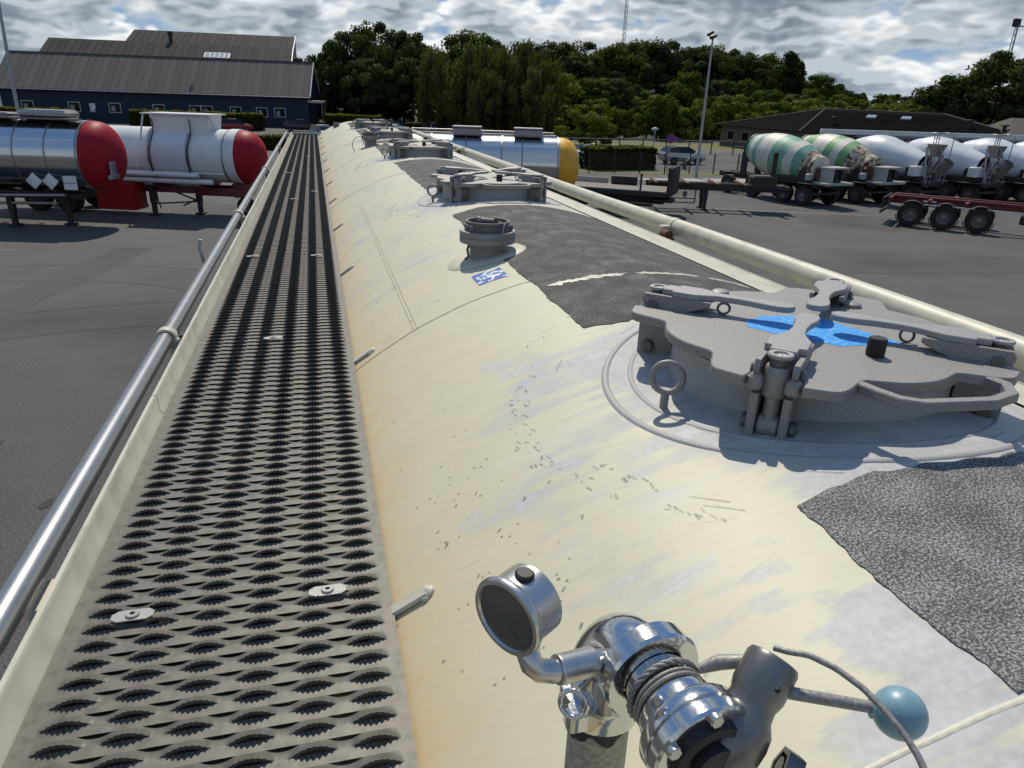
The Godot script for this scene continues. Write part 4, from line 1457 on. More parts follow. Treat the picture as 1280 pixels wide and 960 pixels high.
func crown_mesh(seed_: int, kind: String, leaves: int, size: float, c0: Color, c1: Color) -> ArrayMesh:
	# unit crown: base of the trunk at y 0, top near y 1, about as wide as `spread`
	var r := RandomNumberGenerator.new()
	r.seed = seed_
	var b := MB.new()
	var blobs := []
	if kind == "willow":
		for i in 46:
			var a := r.randf() * TAU
			var d := sqrt(r.randf()) * 0.26
			var h := r.randf_range(0.30, 0.97)
			h = minf(h, 0.98 - d * d * 4.2)
			blobs.append([Vector3(cos(a) * d, h, sin(a) * d), r.randf_range(0.04, 0.07), r.randf_range(0.16, 0.36)])
	elif kind == "shrub":
		for i in 40:
			var a := r.randf() * TAU
			var d := sqrt(r.randf()) * 0.5
			var h := r.randf_range(0.1, 0.95) * (1.0 - d * d * 1.3)
			blobs.append([Vector3(cos(a) * d, h, sin(a) * d), r.randf_range(0.08, 0.16), 0.0])
	elif kind == "upright":
		for i in 44:
			var h := r.randf_range(0.12, 0.97)
			var a := r.randf() * TAU
			var d := sqrt(r.randf()) * 0.24 * (1.1 - h)
			blobs.append([Vector3(cos(a) * d, h, sin(a) * d), r.randf_range(0.05, 0.1), 0.0])
	else:
		for i in 64:
			var a := r.randf() * TAU
			var e := r.randf_range(-0.75, 1.0)
			var rad := r.randf_range(0.55, 1.0)
			var d := sqrt(maxf(0.0, 1.0 - e * e)) * 0.37 * rad
			var h := 0.56 + e * 0.37 * rad
			blobs.append([Vector3(cos(a) * d, h, sin(a) * d), r.randf_range(0.055, 0.12), 0.0])
	for i in leaves:
		var k: Array = blobs[r.randi() % blobs.size()]
		var u := Vector3(r.randfn(), r.randfn(), r.randfn()).normalized()
		var rad: float = k[1] * pow(r.randf(), 0.4)
		var p: Vector3 = k[0] + u * rad * Vector3(1, 0.85, 1)
		if k[2] > 0.0:
			p.y -= k[2] * r.randf()
			u = Vector3(u.x, 0.1, u.z).normalized()
		if p.y < 0.01:
			continue
		var shade := r.randf()
		var blobshade := fposmod(k[0].x * 37.0 + k[0].z * 53.0, 1.0)
		b.c = c0.lerp(c1, clampf(shade * 0.45 + blobshade * 0.55, 0.0, 1.0))
		var out: Vector3 = ((p - Vector3(0, 0.5, 0)).normalized() * 0.5 + u).normalized()
		if k[2] > 0.0:
			# hanging strands
			var l := size * r.randf_range(1.4, 2.6)
			var w := size * 0.33
			var t := Vector3(cos(i), 0, sin(i))
			var bow := Vector3(u.x, 0, u.z) * size * 0.4
			b.tri(p + t * w, p - t * w, p + bow - Vector3(0, l, 0), out, out, out)
		else:
			leaf(b, p, out, size, r)
	var m := ArrayMesh.new()
	b.add_to(m, M.leaf)
	return m

func trunk_mesh(seed_: int, kind: String) -> ArrayMesh:
	var r := RandomNumberGenerator.new()
	r.seed = seed_
	var b := MB.new()
	var top := 0.8 if kind != "shrub" else 0.4
	b.tube([Vector3(0, -0.02, 0), Vector3(0.004, 0.1, 0.003), Vector3(-0.006, 0.3, 0.004), Vector3(0.01, 0.55, -0.006), Vector3(0.0, top, 0.0)], [0.030, 0.022, 0.018, 0.012, 0.004], 8)
	for i in 9:
		var h := r.randf_range(0.2, 0.6)
		var a := r.randf() * TAU
		var d := Vector3(cos(a), r.randf_range(0.5, 1.1), sin(a)) * r.randf_range(0.12, 0.24)
		b.tube([Vector3(0, h, 0), Vector3(0, h, 0) + d * 0.5 + Vector3(0, -0.01, 0), Vector3(0, h, 0) + d], [0.009, 0.006, 0.002], 6)
	var m := ArrayMesh.new()
	b.add_to(m, M.bark)
	return m

var protos := {}

func tree(kind: String, variant: int, x: float, z: float, y: float, h: float, w: float, turn: float, called: String, label: String, cat := "tree", group := "") -> void:
	var key := "%s%d" % [kind, variant]
	var P: Array = protos[key]
	var o := thing(called, label, cat, Vector3(x, y, z), turn, group)
	var crown := part_mesh(o, "crown", P[0])
	var trunk := part_mesh(o, "trunk", P[1])
	var s := Vector3(w, h, w)
	crown.scale = s
	trunk.scale = s * Vector3(0.8 * h / maxf(w, 0.1), 1, 0.8 * h / maxf(w, 0.1))

var spots := {}
const ORD := ["first", "second", "third", "fourth", "fifth", "sixth", "seventh", "eighth", "ninth", "tenth", "eleventh", "twelfth", "thirteenth", "fourteenth", "fifteenth", "sixteenth", "seventeenth", "eighteenth", "nineteenth", "twentieth"]

func spot(what: String, x: float, z: float, where: String) -> String:
	# a label that says between which landmarks the plant stands, and which of its kind it is there
	var a := atan2(x, -z)
	var area := "left of the mast"
	if a > 0.98: area = "beyond the floodlights"
	elif a > 0.78: area = "above the white mixers"
	elif a > 0.62: area = "above the banded mixers"
	elif a > 0.52: area = "right of the lamp post"
	elif a > 0.40: area = "mast to lamp post"
	var key := what + where + area
	var k: int = spots.get(key, 0)
	spots[key] = k + 1
	return "%s %s, %s, %s from left" % [what, where, area, ORD[mini(k, 19)]]

func hedge(called: String, label: String, a: Vector3, b_: Vector3, dep: float, h: float, count: int, top: Color) -> void:
	var d := b_ - a
	var L := d.length()
	var o := thing(called, label, "hedge", a, -atan2(d.z, d.x))
	var r := RandomNumberGenerator.new()
	r.seed = int(absf(a.x * 7.0) + absf(a.z))
	var b := MB.new()
	var nz := noise(200 + int(absf(a.x)), 0.5, 3)
	for i in count:
		var f := r.randf()
		var p: Vector3
		var n: Vector3
		var x := r.randf() * L
		var lump := nz.get_noise_2d(x, 3.0) * 0.18
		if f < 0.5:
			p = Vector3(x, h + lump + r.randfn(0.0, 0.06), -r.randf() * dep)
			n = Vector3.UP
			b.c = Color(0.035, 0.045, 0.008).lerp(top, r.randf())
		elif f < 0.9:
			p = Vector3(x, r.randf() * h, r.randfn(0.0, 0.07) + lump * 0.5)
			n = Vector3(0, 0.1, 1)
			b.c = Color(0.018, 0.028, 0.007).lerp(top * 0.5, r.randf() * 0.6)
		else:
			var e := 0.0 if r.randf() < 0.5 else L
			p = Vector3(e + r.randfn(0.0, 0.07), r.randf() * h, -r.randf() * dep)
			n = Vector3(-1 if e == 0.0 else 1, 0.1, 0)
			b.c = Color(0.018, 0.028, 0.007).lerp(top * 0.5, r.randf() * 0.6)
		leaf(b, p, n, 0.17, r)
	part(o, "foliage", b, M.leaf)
	b = MB.new()
	b.box(Vector3(L / 2, h * 0.46, -dep / 2), Vector3(L - 0.3, h * 0.9, dep - 0.3), 0.2)
	part(o, "branches", b, M.bark)

func make_plants() -> void:
	M.leaf = StandardMaterial3D.new()
	M.leaf.vertex_color_use_as_albedo = true
	M.leaf.roughness = 0.7
	M.leaf.metallic_specular = 0.12
	M.leaf.backlight_enabled = true
	M.leaf.backlight = Color(0.75, 0.85, 0.3)
	M.bark = worn(Color(0.04, 0.033, 0.025), 0.95, 0.0, M.fine, 0.7)
	var dk0 := Color(0.03, 0.045, 0.017)
	var dk1 := Color(0.085, 0.115, 0.038)
	for i in 3:
		protos["dark%d" % i] = [crown_mesh(300 + i, "broad", 11000, 0.022, dk0, dk1), trunk_mesh(330 + i, "broad")]
		protos["mid%d" % i] = [crown_mesh(310 + i, "broad", 8000, 0.024, Color(0.036, 0.058, 0.010), Color(0.11, 0.14, 0.026)), trunk_mesh(340 + i, "broad")]
		protos["light%d" % i] = [crown_mesh(320 + i, "shrub", 7000, 0.034, Color(0.055, 0.078, 0.014), Color(0.165, 0.185, 0.036)), trunk_mesh(350 + i, "shrub")]
		protos["willow%d" % i] = [crown_mesh(360 + i, "willow", 9000, 0.020, Color(0.055, 0.058, 0.02), Color(0.17, 0.155, 0.06)), trunk_mesh(370 + i, "willow")]
		protos["up%d" % i] = [crown_mesh(380 + i, "upright", 5000, 0.026, Color(0.022, 0.036, 0.012), Color(0.055, 0.075, 0.022)), trunk_mesh(390 + i, "upright")]
	var r := RandomNumberGenerator.new()
	r.seed = 99
	# tall dark broadleaf group behind the end of the blue building
	var big := [[-1.0, -141.0, 11.0, 12.0], [3.2, -132.0, 13.4, 11.0], [6.6, -128.0, 15.0, 13.0], [10.8, -131.0, 16.8, 15.0], [14.6, -126.0, 15.6, 14.0], [18.0, -133.0, 14.4, 13.0], [8.5, -121.0, 10.5, 11.0], [15.2, -119.0, 11.0, 11.0]]
	var bigl := ["low dark tree at the right gable of the blue building", "dark tree just right of the blue building's gable", "tall dark tree left of the tallest crown", "tallest dark broadleaf tree behind the parked cars", "broad dark tree right of the tallest crown", "dark tree between the tall group and the weeping trees", "front dark tree above the row of parked cars", "front dark tree left of the weeping trees"]
	for i in big.size():
		var k: Array = big[i]
		tree("dark", i % 3, k[0], k[1], 0.0, k[2], k[3], r.randf() * TAU, "broadleaf_tree", bigl[i], "tree", "tall dark trees behind the car park")
	var wil := [[17.6, -106.0, 12.2, 13.0], [20.2, -101.0, 12.0, 13.0], [23.0, -103.0, 12.4, 13.0], [25.2, -98.0, 12.6, 13.0], [28.0, -100.0, 12.6, 14.0], [30.6, -101.0, 11.6, 12.0], [21.7, -96.0, 8.6, 11.0], [27.0, -94.0, 9.0, 11.0]]
	var will := ["leftmost weeping tree with hanging brown-green strands", "weeping tree second from the left of its row", "weeping tree in the middle of its row, above the silver tank", "tall weeping tree with the highest drooping top", "weeping tree right of the highest drooping top", "rightmost weeping tree beside the bright green bushes", "low weeping tree in front of its row, left one", "low weeping tree in front of its row, right one"]
	for i in wil.size():
		var k: Array = wil[i]
		tree("willow", i % 3, k[0], k[1], 0.0, k[2], k[3], r.randf() * TAU, "weeping_tree", will[i], "tree", "weeping trees behind the silver tank")
	# bright bushes at the foot of the wood
	for i in 34:
		var x := 29.0 + i * 2.5 + r.randf_range(-0.8, 0.8)
		var z := -101.5 + r.randf_range(-9.0, 2.5) - maxf(0.0, x - 60.0) * 0.15
		var h := r.randf_range(4.0, 7.2)
		var light := i % 5 != 3
		tree("light" if light else "mid", i % 3, x, z, 0.0, h, h * r.randf_range(0.95, 1.3), r.randf() * TAU, "bush", spot("bright yellow-green bush" if light else "darker green bush", x, z, "below the wood"), "bush", "bushes at the foot of the wood")
	tree("light", 1, 30.2, -83.0, 0.0, 4.9, 7.0, 0.4, "bush", "large loose green bush right of the weeping trees, near the yellow tank end", "bush")
	for i in 22:
		var x := 58.0 + i * 4.9 + r.randf_range(-1.5, 1.5)
		var z := -120.0 + r.randf_range(-8.0, 8.0)
		tree("light" if i % 3 != 1 else "mid", i % 3, x, z, 0.3, r.randf_range(5.6, 8.2), r.randf_range(8.0, 10.5), r.randf() * TAU, "young_tree", spot("light green young tree" if i % 3 != 1 else "mid green young tree", x, z, "over the low roof"), "tree", "light young trees behind the low roof")
	tree("mid", 0, 60.5, -116.0, 0.0, 10.4, 10.0, 1.0, "round_tree", "round lighter tree standing out left of the tall lamp post", "tree")
	# dark undergrowth that closes the foot of the tall group and of the weeping row
	for i in 15:
		var x := -3.0 + i * 2.6
		var z := -137.0 if x < 17.0 else -111.0
		tree("dark", i % 3, x, z, -1.6, 7.5, 8.5, i * 1.1, "undergrowth", spot("low dark undergrowth tree", x, z, "behind the parked cars"), "tree", "undergrowth behind the car park")
	# the wood on the rise: skyline trees
	for i in 78:
		var u := i / 77.0
		var x := lerpf(30.0, 300.0, u)
		var z := lerpf(-146.0, -238.0, u) + r.randf_range(-10.0, 10.0)
		var top := 17.0 - 8.4 * smoothstep(0.26, 0.48, u)
		var h := top * r.randf_range(0.88, 1.07)
		var kind: String = ["dark", "mid", "up", "dark"][r.randi() % 4]
		tree(kind, r.randi() % 3, x, z, 3.0 if u > 0.1 else 1.0, h - 2.0, h * r.randf_range(0.95, 1.2), r.randf() * TAU, "wood_tree", spot({"dark": "dark round-headed tree", "mid": "mid green round-headed tree", "up": "narrow pointed tree"}[kind], x, z, "along the skyline"), "tree", "trees of the wood on the rise")
	for i in 56:
		var u := i / 55.0
		var x := lerpf(30.0, 260.0, u)
		var z := lerpf(-124.0, -190.0, u) + r.randf_range(-8.0, 8.0)
		var kind: String = ["mid", "dark", "up", "light"][r.randi() % 4]
		tree(kind, r.randi() % 3, x, z, 0.3, r.randf_range(7.5, 11.0) * lerpf(1.0, 0.6, smoothstep(100.0, 130.0, x)), r.randf_range(9.5, 12.5), r.randf() * TAU, "wood_tree", spot({"dark": "lower dark tree", "mid": "lower mid green tree", "up": "lower pointed tree", "light": "lower pale green tree"}[kind], x, z, "before the wood"), "tree", "front trees of the wood on the rise")
	# big tree on the right
	var rt := [[74.0, -69.0, 12.0, 14.0], [70.8, -72.0, 9.6, 10.0], [78.5, -66.0, 13.0, 15.0], [84.0, -62.0, 11.0, 13.0]]
	var rl := ["big dark tree at the right edge beside the floodlight mast", "lower left shoulder of the dark trees at the right edge", "tall dark tree rightmost behind the mixers", "dark tree beyond the right edge of the yard"]
	for i in 4:
		tree("dark", i % 3, rt[i][0], rt[i][1], 0.0, rt[i][2], rt[i][3], i * 1.3, "dark_tree", rl[i], "tree", "dark trees at the right edge")
	for i in 4:
		tree("dark", i % 3, -58.0 - i * 8.0, -128.0 - i * 4.0, 0.0, 7.8 - i * 0.5, 10.0, i * 2.0, "far_tree", ["nearest", "second", "third", "farthest"][i] + " dark tree past the left gable of the blue building", "tree", "trees past the left gable")
	var yg := Color(0.20, 0.19, 0.03)
	hedge("clipped_hedge", "clipped hedge under the blue wall at the far left, behind the silver tanker", Vector3(-43.5, 0, -112.0), Vector3(-31.0, 0, -111.0), 2.0, 1.75, 5000, yg)
	hedge("clipped_hedge", "long clipped hedge under the blue wall, behind the white tanker", Vector3(-22.5, 0, -105.0), Vector3(-6.6, 0, -102.0), 2.2, 2.0, 7000, yg)
	hedge("clipped_hedge", "yellow-green hedge right of the blue building's porch", Vector3(1.6, 0, -112.0), Vector3(9.5, 0, -111.0), 5.0, 1.9, 5000, yg)
	hedge("low_hedge", "low hedge stub between the parked cars", Vector3(12.6, 0, -106.0), Vector3(15.4, 0, -106.0), 1.6, 1.2, 1600, yg * 0.6)
	hedge("low_hedge", "low hedge right of the two dark parked cars", Vector3(19.4, 0, -106.0), Vector3(24.0, 0, -106.0), 1.6, 1.0, 2000, yg * 0.6)
	hedge("boxy_hedge", "dark boxy hedge behind the flatbed trailer", Vector3(20.2, 0, -51.9), Vector3(25.6, 0, -53.2), 2.2, 1.5, 6000, Color(0.12, 0.12, 0.03))
	hedge("low_hedge", "low green hedge by the end of the handrail", Vector3(-6.5, 0, -69.0), Vector3(-2.2, 0, -68.0), 1.4, 1.1, 2200, yg * 0.7)

func make_blue_building() -> void:
	var e := Vector3(40.9, 0, 5.0)
	var L := e.length()
	var o := thing("blue_building", "long low dark blue building with grey panel roof and clipped hedges in front", "building", Vector3(-41.5, 0, -119.0), -atan2(e.z, e.x))
	var bluew := worn(Color(0.015, 0.032, 0.072), 0.75, 0.0, M.fine, 0.5)
	var roof := [worn(Color(0.185, 0.172, 0.163), 0.75, 0.0, M.fine, 0.9), worn(Color(0.2, 0.186, 0.176), 0.75, 0.0, M.fine, 0.9), worn(Color(0.172, 0.16, 0.151), 0.75, 0.0, M.fine, 0.9)]
	for m in roof:
		m.metallic_specular = 0.12
	var b := MB.new()
	b.box(Vector3(L / 2, 2.15, -6), Vector3(L, 4.3, 12))
	for x in [0.0, L]:
		b.tri(Vector3(x, 4.3, 0), Vector3(x, 4.3, -12), Vector3(x, 8.8, -6), Vector3(signf(x - 1), 0, 0), Vector3(signf(x - 1), 0, 0), Vector3(signf(x - 1), 0, 0))
	part(o, "wall", b, bluew)
	# vertical cladding battens
	b = MB.new()
	for i in 102:
		b.box(Vector3(0.2 + i * 0.4, 2.15, 0.012), Vector3(0.035, 4.3, 0.025))
	var bt := part(o, "batten", b, bluew)
	bt.set_meta("kind", "stuff")
	# roof panels, both slopes
	var n := 42
	var wd := (L + 0.8) / n
	var sl := Vector2(6.5, 8.95 - 4.22)
	var len_ := sl.length()
	var ang := atan2(sl.y, sl.x)
	for side in 2:
		for i in n:
			b = MB.new()
			var bs := Basis(Vector3(1, 0, 0), ang) if side == 0 else Basis(Vector3(1, 0, 0), -ang)
			var c := Vector3(-0.4 + wd * (i + 0.5), 4.22 + sl.y / 2, 0.5 - sl.x / 2 if side == 0 else -12.5 + sl.x / 2)
			b.at(Transform3D(bs, c))
			b.box(Vector3.ZERO, Vector3(wd - 0.06, 0.09, len_))
			part(o, "roof_panel", b, roof[(i * 7 + side) % 3])
	b = MB.new()
	b.at(Transform3D(Basis(Vector3(1, 0, 0), ang), Vector3(L / 2, 4.17 + sl.y / 2, 0.5 - sl.x / 2)))
	b.box(Vector3.ZERO, Vector3(L + 0.7, 0.06, len_))
	b.at(Transform3D(Basis(Vector3(1, 0, 0), -ang), Vector3(L / 2, 4.17 + sl.y / 2, -12.5 + sl.x / 2)))
	b.box(Vector3.ZERO, Vector3(L + 0.7, 0.06, len_))
	b.at(Transform3D.IDENTITY)
	b.box(Vector3(L / 2, 9.0, -6), Vector3(L + 0.8, 0.14, 0.35))
	part(o, "roof_deck", b, roof[2])
	b = MB.new()
	b.cyl(Vector3(-0.4, 4.12, 0.56), Vector3(L + 0.4, 4.12, 0.56), 0.07, 10)
	part(o, "gutter", b, M.pole)
	b = MB.new()
	for x in [-0.44, L + 0.44]:
		b.at(Transform3D(Basis(Vector3(1, 0, 0), ang), Vector3(x, 4.2 + sl.y / 2, 0.5 - sl.x / 2)))
		b.box(Vector3.ZERO, Vector3(0.07, 0.28, len_))
		b.at(Transform3D(Basis(Vector3(1, 0, 0), -ang), Vector3(x, 4.2 + sl.y / 2, -12.5 + sl.x / 2)))
		b.box(Vector3.ZERO, Vector3(0.07, 0.28, len_))
	part(o, "bargeboard", b, M.whitepaint)
	b = MB.new()
	b.box(Vector3(0.15, 2.1, 0.08), Vector3(0.5, 4.2, 0.1))
	part(o, "corner_board", b, M.whitepaint)
	var frame := mat(Color(0.45, 0.45, 0.43), 0.6)
	var px := [3.6, 9.6, 14.9, 20.7, 25.6, 27.2, 31.1, 34.7, 37.2]
	for i in px.size():
		b = MB.new()
		var W := 1.5
		var y := 2.0
		for k in [[0.0, 0.6, W, 0.09], [0.0, -0.6, W, 0.09]]:
			b.box(Vector3(px[i] + k[0], y + k[1], 0.06), Vector3(k[2], k[3], 0.1))
		for s in [-W / 2, W / 2]:
			b.box(Vector3(px[i] + s, y, 0.062), Vector3(0.09, 1.3, 0.1))
		var w := part(o, "window", b, frame)
		b = MB.new()
		b.box(Vector3(px[i], y, 0.03), Vector3(W - 0.09, 1.1, 0.03))
		part(w, "pane", b, M.glass)
		b = MB.new()
		b.box(Vector3(px[i] - 0.25, y - 0.1, 0.055), Vector3(0.5, 0.7, 0.02))
		part(w, "blind", b, mat(Color(0.25, 0.25, 0.24), 0.8))
	b = MB.new()
	b.box(Vector3(33.0, 1.1, 0.06), Vector3(1.3, 2.2, 0.1))
	part(o, "door", b, mat(Color(0.02, 0.025, 0.035), 0.5))
	b = MB.new()
	var ps := PackedVector2Array([Vector2(11.5, -2.5), Vector2(12.3, -2.55), Vector2(12.35, -1.9), Vector2(12.15, -1.75), Vector2(12.3, -1.35), Vector2(12.05, -1.5), Vector2(11.9, -1.3), Vector2(11.75, -1.5), Vector2(11.5, -1.4), Vector2(11.65, -1.8)])
	b.at(Transform3D(Basis(Vector3(1, 0, 0), Vector3(0, 0, 1), Vector3(0, -1, 0)), Vector3.ZERO))
	b.prism(ps, 0.04, 0.06)
	part(o, "white_sign", b, M.whitepaint)
	# vents, porch
	b = MB.new()
	b.cyl(Vector3(25.3, 4.7, -0.9), Vector3(25.3, 5.6, -0.9), 0.16, 14)
	b.cyl(Vector3(25.3, 5.6, -0.9), Vector3(25.3, 5.75, -0.9), 0.26, 14)
	part(o, "roof_vent", b, M.alu)
	b = MB.new()
	b.box(Vector3(L + 1.1, 3.6, -2.0), Vector3(2.2, 0.3, 4.4))
	part(o, "porch_roof", b, M.alu)
	for z in [-0.2, -3.8]:
		b = MB.new()
		b.box(Vector3(L + 1.95, 1.75, z), Vector3(0.16, 3.5, 0.16))
		part(o, "porch_post", b, M.steel_dark)

func make_hall() -> void:
	# tall workshop behind, two roof levels
	var dark := [worn(Color(0.088, 0.084, 0.083), 0.7, 0.0, M.fine, 0.6), worn(Color(0.096, 0.091, 0.09), 0.7, 0.0, M.fine, 0.6), worn(Color(0.08, 0.076, 0.076), 0.7, 0.0, M.fine, 0.6)]
	for m in dark:
		m.metallic_specular = 0.1
	var o := thing("workshop_hall", "tall dark hall with two stepped panel roofs behind the blue building", "building", Vector3(-41.5, 0, -134.5), -0.06)
	var wall := mat(Color(0.07, 0.07, 0.075), 0.8)
	var L := 38.4
	for lv in [[0.0, L, 0.0, -9.0, 7.6, 11.75], [11.4, L, -9.0, -16.0, 11.6, 14.0]]:
		var x0: float = lv[0]
		var x1: float = lv[1]
		var z0: float = lv[2]
		var z1: float = lv[3]
		var y0: float = lv[4]
		var y1: float = lv[5]
		var b := MB.new()
		b.quad(Vector3(x0, 0, z0), Vector3(x1, 0, z0), Vector3(x1, y0, z0), Vector3(x0, y0, z0), Vector3(0, 0, 1))
		b.quad(Vector3(x0, 0, z1), Vector3(x1, 0, z1), Vector3(x1, y1, z1), Vector3(x0, y1, z1), Vector3(0, 0, -1))
		for x in [x0, x1]:
			b.quad(Vector3(x, 0, z0), Vector3(x, 0, z1), Vector3(x, y1, z1), Vector3(x, y0, z0), Vector3(signf(x - 20), 0, 0))
		part(o, "wall", b, wall)
		var n := int((x1 - x0) / 1.07)
		var wd := (x1 - x0) / n
		var d := Vector2(z0 - z1, y1 - y0)
		var ang := atan2(d.y, d.x)
		for i in n:
			b = MB.new()
			b.at(Transform3D(Basis(Vector3(1, 0, 0), ang), Vector3(x0 + wd * (i + 0.5), (y0 + y1) / 2 + 0.05, (z0 + z1) / 2)))
			b.box(Vector3.ZERO, Vector3(wd - 0.07, 0.1, d.length() + 0.3))
			part(o, "roof_panel", b, dark[(i * 5 + 1) % 3])
		b = MB.new()
		b.at(Transform3D(Basis(Vector3(1, 0, 0), ang), Vector3((x0 + x1) / 2, (y0 + y1) / 2 - 0.03, (z0 + z1) / 2)))
		b.box(Vector3.ZERO, Vector3(x1 - x0, 0.08, d.length() + 0.2))
		part(o, "roof_deck", b, dark[2])
		b = MB.new()
		b.at(Transform3D(Basis(Vector3(1, 0, 0), ang), Vector3(x1 + 0.06, (y0 + y1) / 2 + 0.06, (z0 + z1) / 2)))
		b.box(Vector3.ZERO, Vector3(0.12, 0.3, d.length() + 0.3))
		part(o, "bargeboard", b, M.whitepaint)
	var ang1 := atan2(11.75 - 7.6, 9.0)
	var sb := Basis(Vector3(1, 0, 0), ang1)
	var so := Vector3(26.6, 9.95, -4.5)
	var b := MB.new()
	b.at(Transform3D(sb, so))
	b.box(Vector3(0, 0.16, 0), Vector3(4.0, 0.12, 1.9))
	var w := part(o, "roof_light", b, M.whitepaint)
	for i in 5:
		b = MB.new()
		b.at(Transform3D(sb, so))
		b.box(Vector3(-1.5 + i * 0.75, 0.235, 0), Vector3(0.62, 0.03, 1.55))
		part(w, "pane", b, mat(Color(0.35, 0.38, 0.4), 0.15))
	b = MB.new()
	b.cyl(Vector3(18.6, 11.0, -9.6), Vector3(18.6, 13.3, -9.6), 0.32, 14)
	b.cyl(Vector3(18.6, 13.1, -9.6), Vector3(18.6, 13.7, -9.6), 0.42, 14)
	part(o, "flue", b, M.blackmetal)

func make_low_house() -> void:
	var o := thing("low_house", "low house with broad dark hipped roof behind the concrete mixers", "building", Vector3(52.0, 0, -70.0))
	var tile := worn(Color(0.020, 0.018, 0.018), 0.9, 0.0, M.fine, 1.1)
	tile.metallic_specular = 0.1
	# eaves corners and ridge, local to the base
	var A := Vector3(-1.0, 2.55, -19.5)
	var B := Vector3(-1.2, 2.5, -1.0)
	var C := Vector3(14.0, 2.45, 15.5)
	var D := Vector3(27.0, 2.5, 3.0)
	var E := Vector3(18.0, 2.55, -22.0)
	var R0 := Vector3(6.8, 4.85, -8.0)
	var R1 := Vector3(15.0, 4.7, 1.5)
	var b := MB.new()
	var faces := [[A, B, R0], [B, C, R1, R0], [C, D, R1], [D, E, R0, R1], [E, A, R0]]
	for f in faces:
		var nn: Vector3 = (f[1] - f[0]).cross(f[2] - f[0]).normalized()
		if nn.y < 0.0: nn = -nn
		b.tri(f[0], f[1], f[2], nn, nn, nn)
		if f.size() > 3:
			b.tri(f[0], f[2], f[3], nn, nn, nn)
	part(o, "roof", b, tile)
	b = MB.new()
	for e in [[A, R0], [B, R0], [R0, R1], [C, R1], [D, R1], [E, R0]]:
		b.cyl(e[0], e[1], 0.11, 8)
	part(o, "ridge_tile", b, worn(Color(0.045, 0.042, 0.042), 0.85, 0.0, M.fine, 1.1))
	# lower courses of roof tile as raised bands
	b = MB.new()
	for s in [[B, C, R0, R1], [A, B, R0, R0]]:
		for i in 22:
			var t := i / 23.0
			var p: Vector3 = s[0].lerp(s[2], t)
			var q: Vector3 = s[1].lerp(s[3], t)
			b.cyl(p + Vector3(0, 0.02, 0), q + Vector3(0, 0.02, 0), 0.035, 5)
	var tc := part(o, "tile_course", b, tile)
	tc.set_meta("kind", "stuff")
	b = MB.new()
	var cen := Vector3(11.5, 0, -5.0)
	var ring := []
	for p in [A, B, C, D, E]:
		var q: Vector3 = p.lerp(Vector3(cen.x, p.y, cen.z), 0.055)
		ring.append(q)
	for i in 5:
		var p: Vector3 = ring[i]
		var q: Vector3 = ring[(i + 1) % 5]
		var nn := Vector3(q.z - p.z, 0, p.x - q.x).normalized()
		if nn.dot(p - cen) < 0.0: nn = -nn
		b.quad(Vector3(p.x, 0, p.z), Vector3(q.x, 0, q.z), q + Vector3(0, -0.05, 0), p + Vector3(0, -0.05, 0), nn)
	part(o, "wall", b, worn(Color(0.19, 0.15, 0.125), 0.85, 0.0, M.fine, 1.0))
	for k in 4:
		b = MB.new()
		var p: Vector3 = ring[0].lerp(ring[1], 0.15 + 0.2 * k)
		b.box(Vector3(p.x - 0.03, 1.4, p.z), Vector3(0.08, 1.2, 1.6))
		var w := part(o, "window", b, mat(Color(0.3, 0.3, 0.3), 0.5))
		b = MB.new()
		b.box(Vector3(p.x - 0.075, 1.4, p.z), Vector3(0.03, 1.0, 1.4))
		part(w, "pane", b, M.glass)
	# roof lights and vents on the long face
	for k in [[0.37, 0.72], [0.60, 0.72]]:
		var e0: Vector3 = B.lerp(R0, k[1])
		var e1: Vector3 = C.lerp(R1, k[1])
		var p: Vector3 = e0.lerp(e1, k[0])
		b = MB.new()
		var u := (C - B).normalized()
		var n3 := (C - B).cross(R0 - B).normalized()
		if n3.y < 0.0: n3 = -n3
		b.at(Transform3D(Basis(u, n3, u.cross(n3)), p))
		b.box(Vector3(0, 0.08, 0), Vector3(1.0, 0.12, 1.2), 0.02)
		b.box(Vector3(0, 0.15, 0), Vector3(0.8, 0.03, 1.0))
		part(o, "roof_light", b, mat(Color(0.4, 0.42, 0.45), 0.1, 0.3))
	for k in [[0.86, 0.45], [0.14, 0.35], [0.95, 0.3]]:
		var p: Vector3 = B.lerp(R0, k[1]).lerp(C.lerp(R1, k[1]), k[0])
		b = MB.new()
		b.cyl(p, p + Vector3(0, 0.7, 0), 0.18, 10)
		b.box(p + Vector3(0, 0.75, 0), Vector3(0.6, 0.14, 0.6), 0.04)
		part(o, "roof_vent", b, M.blackmetal)
	# second hipped wing
	var o2 := thing("house_wing", "smaller brownish hipped roof wing right of the dark roof", "building", Vector3(72.0, 0, -60.0))
	b = MB.new()
	var P := [Vector3(-9, 2.5, 4), Vector3(3, 2.4, 12.0), Vector3(10, 2.5, -2), Vector3(-3, 2.5, -9)]
	var r0 := Vector3(-3.5, 4.6, -1.5)
	var r1 := Vector3(3.0, 4.5, 2.5)
	for f in [[P[0], P[1], r1, r0], [P[1], P[2], r1], [P[2], P[3], r0, r1], [P[3], P[0], r0]]:
		var nn: Vector3 = (f[1] - f[0]).cross(f[2] - f[0]).normalized()
		if nn.y < 0.0: nn = -nn
		b.tri(f[0], f[1], f[2], nn, nn, nn)
		if f.size() > 3:
			b.tri(f[0], f[2], f[3], nn, nn, nn)
	part(o2, "roof", b, worn(Color(0.075, 0.065, 0.058), 0.85, 0.0, M.fine, 1.1))
	b = MB.new()
